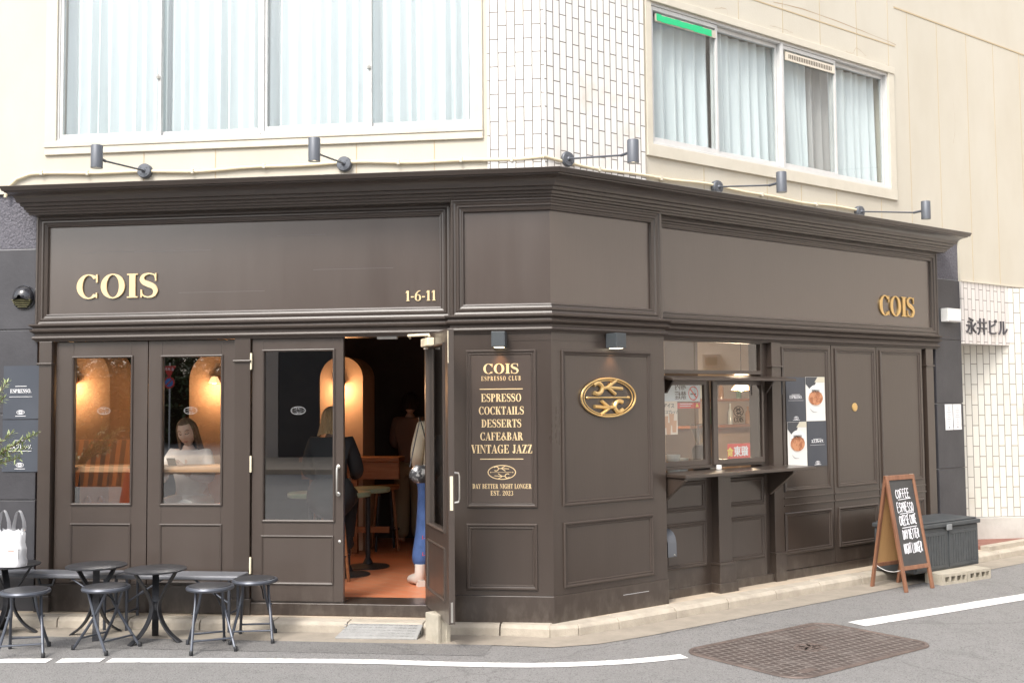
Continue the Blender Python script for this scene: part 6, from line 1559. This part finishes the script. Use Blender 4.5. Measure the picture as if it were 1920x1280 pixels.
MB().tube(smoothpts([(-.09,0,.06),(-.05,.02,.22),(.0,.04,.42),(.02,.09,.47),(.06,.06,.30),(.09,0,.06)],6), .005, 6).build('strap', black, t, Fb)
leafd = M('tree_leaf', (.035,.06,.022), .55, c2=(.07,.11,.035), scale=3); bark = M('tree_bark', (.09,.07,.05), .9)
# ================================================================== the street behind the camera, as the panes and gloss paint show it
opp = thing('opposite_house', 'beige house across the side street, mirrored in the kiosk panes', 'building', I4)
ow = M('opposite_beige', (.86,.77,.68), .8, c2=(.88,.80,.72), scale=.6)
MB().box(11.5,16,-9,20,0,8.5).build('wall', ow, opp, I4)
for y, z in ((-6,3.2),(-6,6),(-2.5,6)):
    f = MB(); f.box(11.44,11.52,y,y+1.3,z,z+1.3); o = f.build('window', alu_grey, opp, I4); MB().box(11.42,11.445,y+.06,y+1.24,z+.06,z+1.24).build('pane', M('far_pane', (.10,.13,.13), .1) if 'far_pane' not in bpy.data.materials else bpy.data.materials['far_pane'], o, I4)
def hit_opp(px, py):
    lo_, hi_ = .5, 40.
    for _ in range(50):
        md_ = (lo_+hi_)/2
        if mirror(FR, px, py, md_, .175).x < 11.44: lo_ = md_
        else: hi_ = md_
    return mirror(FR, px, py, lo_, .175)
w1 = hit_opp(1318, 690); w2 = hit_opp(1350, 664)
f = MB(); f.box(11.40,11.52,min(w1.y,w2.y),max(w1.y,w2.y),min(w1.z,w2.z),max(w1.z,w2.z)); o = f.build('window', alu_grey, opp, I4); MB().box(11.385,11.401,min(w1.y,w2.y)+.05,max(w1.y,w2.y)-.05,min(w1.z,w2.z)+.05,max(w1.z,w2.z)-.05).build('pane', bpy.data.materials['far_pane'], o, I4)
oj = M('opp_joint', (.45,.38,.31), .9)
for k in range(20): MB().box(11.494,11.502,-8+1.35*k,-7.985+1.35*k,.3,8.4).build('panel_joint', oj, opp, I4)
for z in (.62, 3.0, 5.7): MB().box(11.47 if z < 1 else 11.49,11.503,-9,20,z,z+(.06 if z < 1 else .02)).build('string_course', oj, opp, I4)
MB().tube([(11.44,6.9,.1),(11.44,6.9,8.4)], .05, 8).build('downpipe', alu_grey, opp, I4)
hq = mirror(FL, 345, 790, 36); hd0 = Vector((-.9925,.122,0)); Hm = frame((hq.x, hq.y, 0), (-.9925,.122,0))  # leaf mass added behind the camera to darken what the door panes mirror
hg = thing('backdrop', 'tall dark leafy hedge across the main street, mirrored in the folding doors', 'backdrop', Hm)
MB().box(-14,14,.35,1.2,.05,2.9).build('core', M('backdrop_core', (.010,.016,.007), .9), hg, Hm)
hl = MB()
for _ in range(7000): leaf_shape(hl, Vector((random.uniform(-14.2,14.2), random.uniform(.05,1.3), random.uniform(.1,3.1))), Vector((random.gauss(0,1),random.gauss(-.6,1),random.gauss(0,1))), Vector((random.gauss(0,.4),random.gauss(0,.4),1)), random.uniform(.12,.24), random.uniform(.05,.10))
hl.build('foliage', leafd, hg, Hm)
cor = thing('corrugated_house', 'dark house clad in ribbed sheet across the main street, mirrored in the closed door', 'building', I4)
a = mirror(FL, 528, 760, 23); b = mirror(FL, 660, 760, 23)
base = Vector((a.x, a.y, 0)); dx = (Vector((b.x,b.y,0))-base); ln = dx.length; Fm = frame(base, dx)
ribm = M('dark_sheet', (.028,.030,.033), .45)
c = MB(); nr = int(ln*1.0/.12)+90  # wall stretched longer and taller to darken what the corner fascia reflects
for i in range(nr): c.box(i*.12, i*.12+.07, -.02, .05, .1, 9.5)
c.box(0, nr*.12, .05, .3, .1, 9.5) ; c.build('wall', ribm, cor, Fm)
MB().box(1.0,1.9,-.09,.06,.15,2.1).build('door', M('dark_door', (.05,.055,.06), .5), cor, Fm)
pal = thing('pale_house', 'pale rendered house with a garage recess across the main street', 'building', I4)
pw = M('pale_render', (.42,.38,.35), .8)
c = MB(); c.box(-1.25,-.02,-.3,.3,2.6,9.5); c.box(-.45,-.02,-.3,.3,0,2.6); c.box(-1.2,-1.0,-.2,.3,0,2.6); c.build('wall', pw, pal, Fm); MB().box(-1.0,-.45,.1,.28,0,2.6).build('door', M('grey_garage', (.20,.19,.18), .6), pal, Fm)
# opposite pavement
e = MB(); e.box(-4, ln+12, -1.1, 6, .0, .12); tag(e.build('opposite_pavement', pave_top, None, Fm), kind='structure')
def tree(x, y, h, r, label):
    Ft = TR(x, y, 0); t = thing('street_tree', label, 'tree', Ft, 'trees across the main street')
    k = MB(); k.tube(smoothpts([(0,0,0),(.08,.03,h*.3),(-.05,.05,h*.6),(.05,0,h*.95)],5), [.16-.009*i for i in range(16)], 9)
    lv_ = MB()
    for q in range(9):
        a_ = q*2.4; e_ = Vector((r*.75*math.cos(a_), r*.75*math.sin(a_), h*(.16+.085*q))); k.tube([(0,0,h*(.1+.07*q)), e_*.6+Vector((0,0,h*.2)), e_], [.06,.04,.015], 6)
        for _ in range(520):
            d_ = Vector((random.gauss(0,1),random.gauss(0,1),random.gauss(0,.8))); p_ = e_+d_*r*.33; leaf_shape(lv_, p_, Vector((random.gauss(0,1),random.gauss(0,1),random.gauss(-.3,.6))), Vector((random.gauss(0,.5),random.gauss(0,.5),1)), random.uniform(.20,.36), random.uniform(.09,.17))
    k.build('trunk', bark, t, Ft, smooth=True); lv_.build('crown', leafd, t, Ft)
for i, (px, d_, h, r) in enumerate(((330,37,8.2,3.6),(240,38,8.6,3.6),(395,40,9.4,3.4),(150,42,10.2,4.2),(290,44,10.4,4.4))):
    q = mirror(FL, px, 760, d_); tree(q.x, q.y, h, r, 'leafy dark green tree across the main street, mirrored in the folding doors')
# road sign, barrier and cone across the street
q = mirror(FL, 317, 717, 30); Fm = TR(q.x, q.y, 0, R_(173))
t = thing('road_sign', 'red triangle and blue roundel on a grey pole across the street', 'road sign', Fm)
MB().lathe([(.03,0),(.03,q.z+.75)], 12).build('pole', M('sign_pole', (.55,.56,.57), .4, metal=.3), t, Fm)
zt_ = q.z+.58
MB().plate([(0,zt_-.42),(.27,zt_+.04),(-.27,zt_+.04)], -.05, -.035).build('triangle_plate', red, t, Fm, bevel=.01)
k = MB(); font_text(k, '止まれ', 0, zt_-.12, .13, -.051, align='c', depth=.003, bold=.02); k.build('lettering', ink_white, t, Fm)
MB().lathe([(0,-.04),(.22,-.04),(.22,-.05),(0,-.05)], 30, (0,0,q.z), 'y', cap=False).build('round_plate', red, t, Fm); MB().lathe([(0,-.051),(.16,-.051),(.16,-.056),(0,-.056)], 30, (0,0,q.z), 'y', cap=False).build('blue_disc', blue, t, Fm)
MB().plate([(-.13,q.z+.10),(-.10,q.z+.13),(.13,q.z-.10),(.10,q.z-.13)][::-1], -.061, -.057).build('bar', red, t, Fm)
q = mirror(FL, 165, 880, 9.0); Fm = TR(q.x, q.y, 0, R_(173))
t = thing('street_barrier', 'orange and black striped barrier board across the street, mirrored in the outermost folding door', 'barrier', Fm)
b = MB(); b.mi = 0; b.box(-.75,.75,-.02,.02,.35,1.15); b.mi = 1
for k in range(9): b.plate([(-.74+.17*k,.36),(-.655+.17*k,.36),(-.755+.17*k,1.14),(-.84+.17*k,1.14)] if k else [(-.74,.36),(-.655,.36),(-.70,.7),(-.74,.72)], -.024, -.0205)
b.build('board', [orange, ink_black], t, Fm)
for x in (-.6,.6): MB().tube([(x,0,0),(x,0,1.2)], .02, 8).build('leg', steelgrey, t, Fm)
q = mirror(FL, 236, 910, 8.2); Fm = TR(q.x, q.y, 0)
t = thing('traffic_cone', 'red traffic cone across the street beside the striped barrier', 'traffic cone', Fm)
MB().lathe([(.15,.03),(.03,.70),(0,.71)], 20, cap=False).build('cone', M('cone_red', (.72,.08,.03), .5), t, Fm, smooth=True); MB().box(-.19,.19,-.19,.19,0,.03).build('base', blackish, t, Fm)
l = strip_pts = MB()
# white line along the far side of the main street
a_ = mirror(FL, 490, 876, 20); b_ = mirror(FL, 625, 890, 18)
d_ = (Vector((b_.x,b_.y,0))-Vector((a_.x,a_.y,0))).normalized(); n_ = Vector((-d_.y,d_.x,0)); p_ = Vector((a_.x,a_.y,.004))
tag(MB().quad(tuple(p_-d_*8), tuple(p_+d_*8), tuple(p_+d_*8+n_*.14), tuple(p_-d_*8+n_*.14)).build('far_edge_line', line_paint), kind='structure')
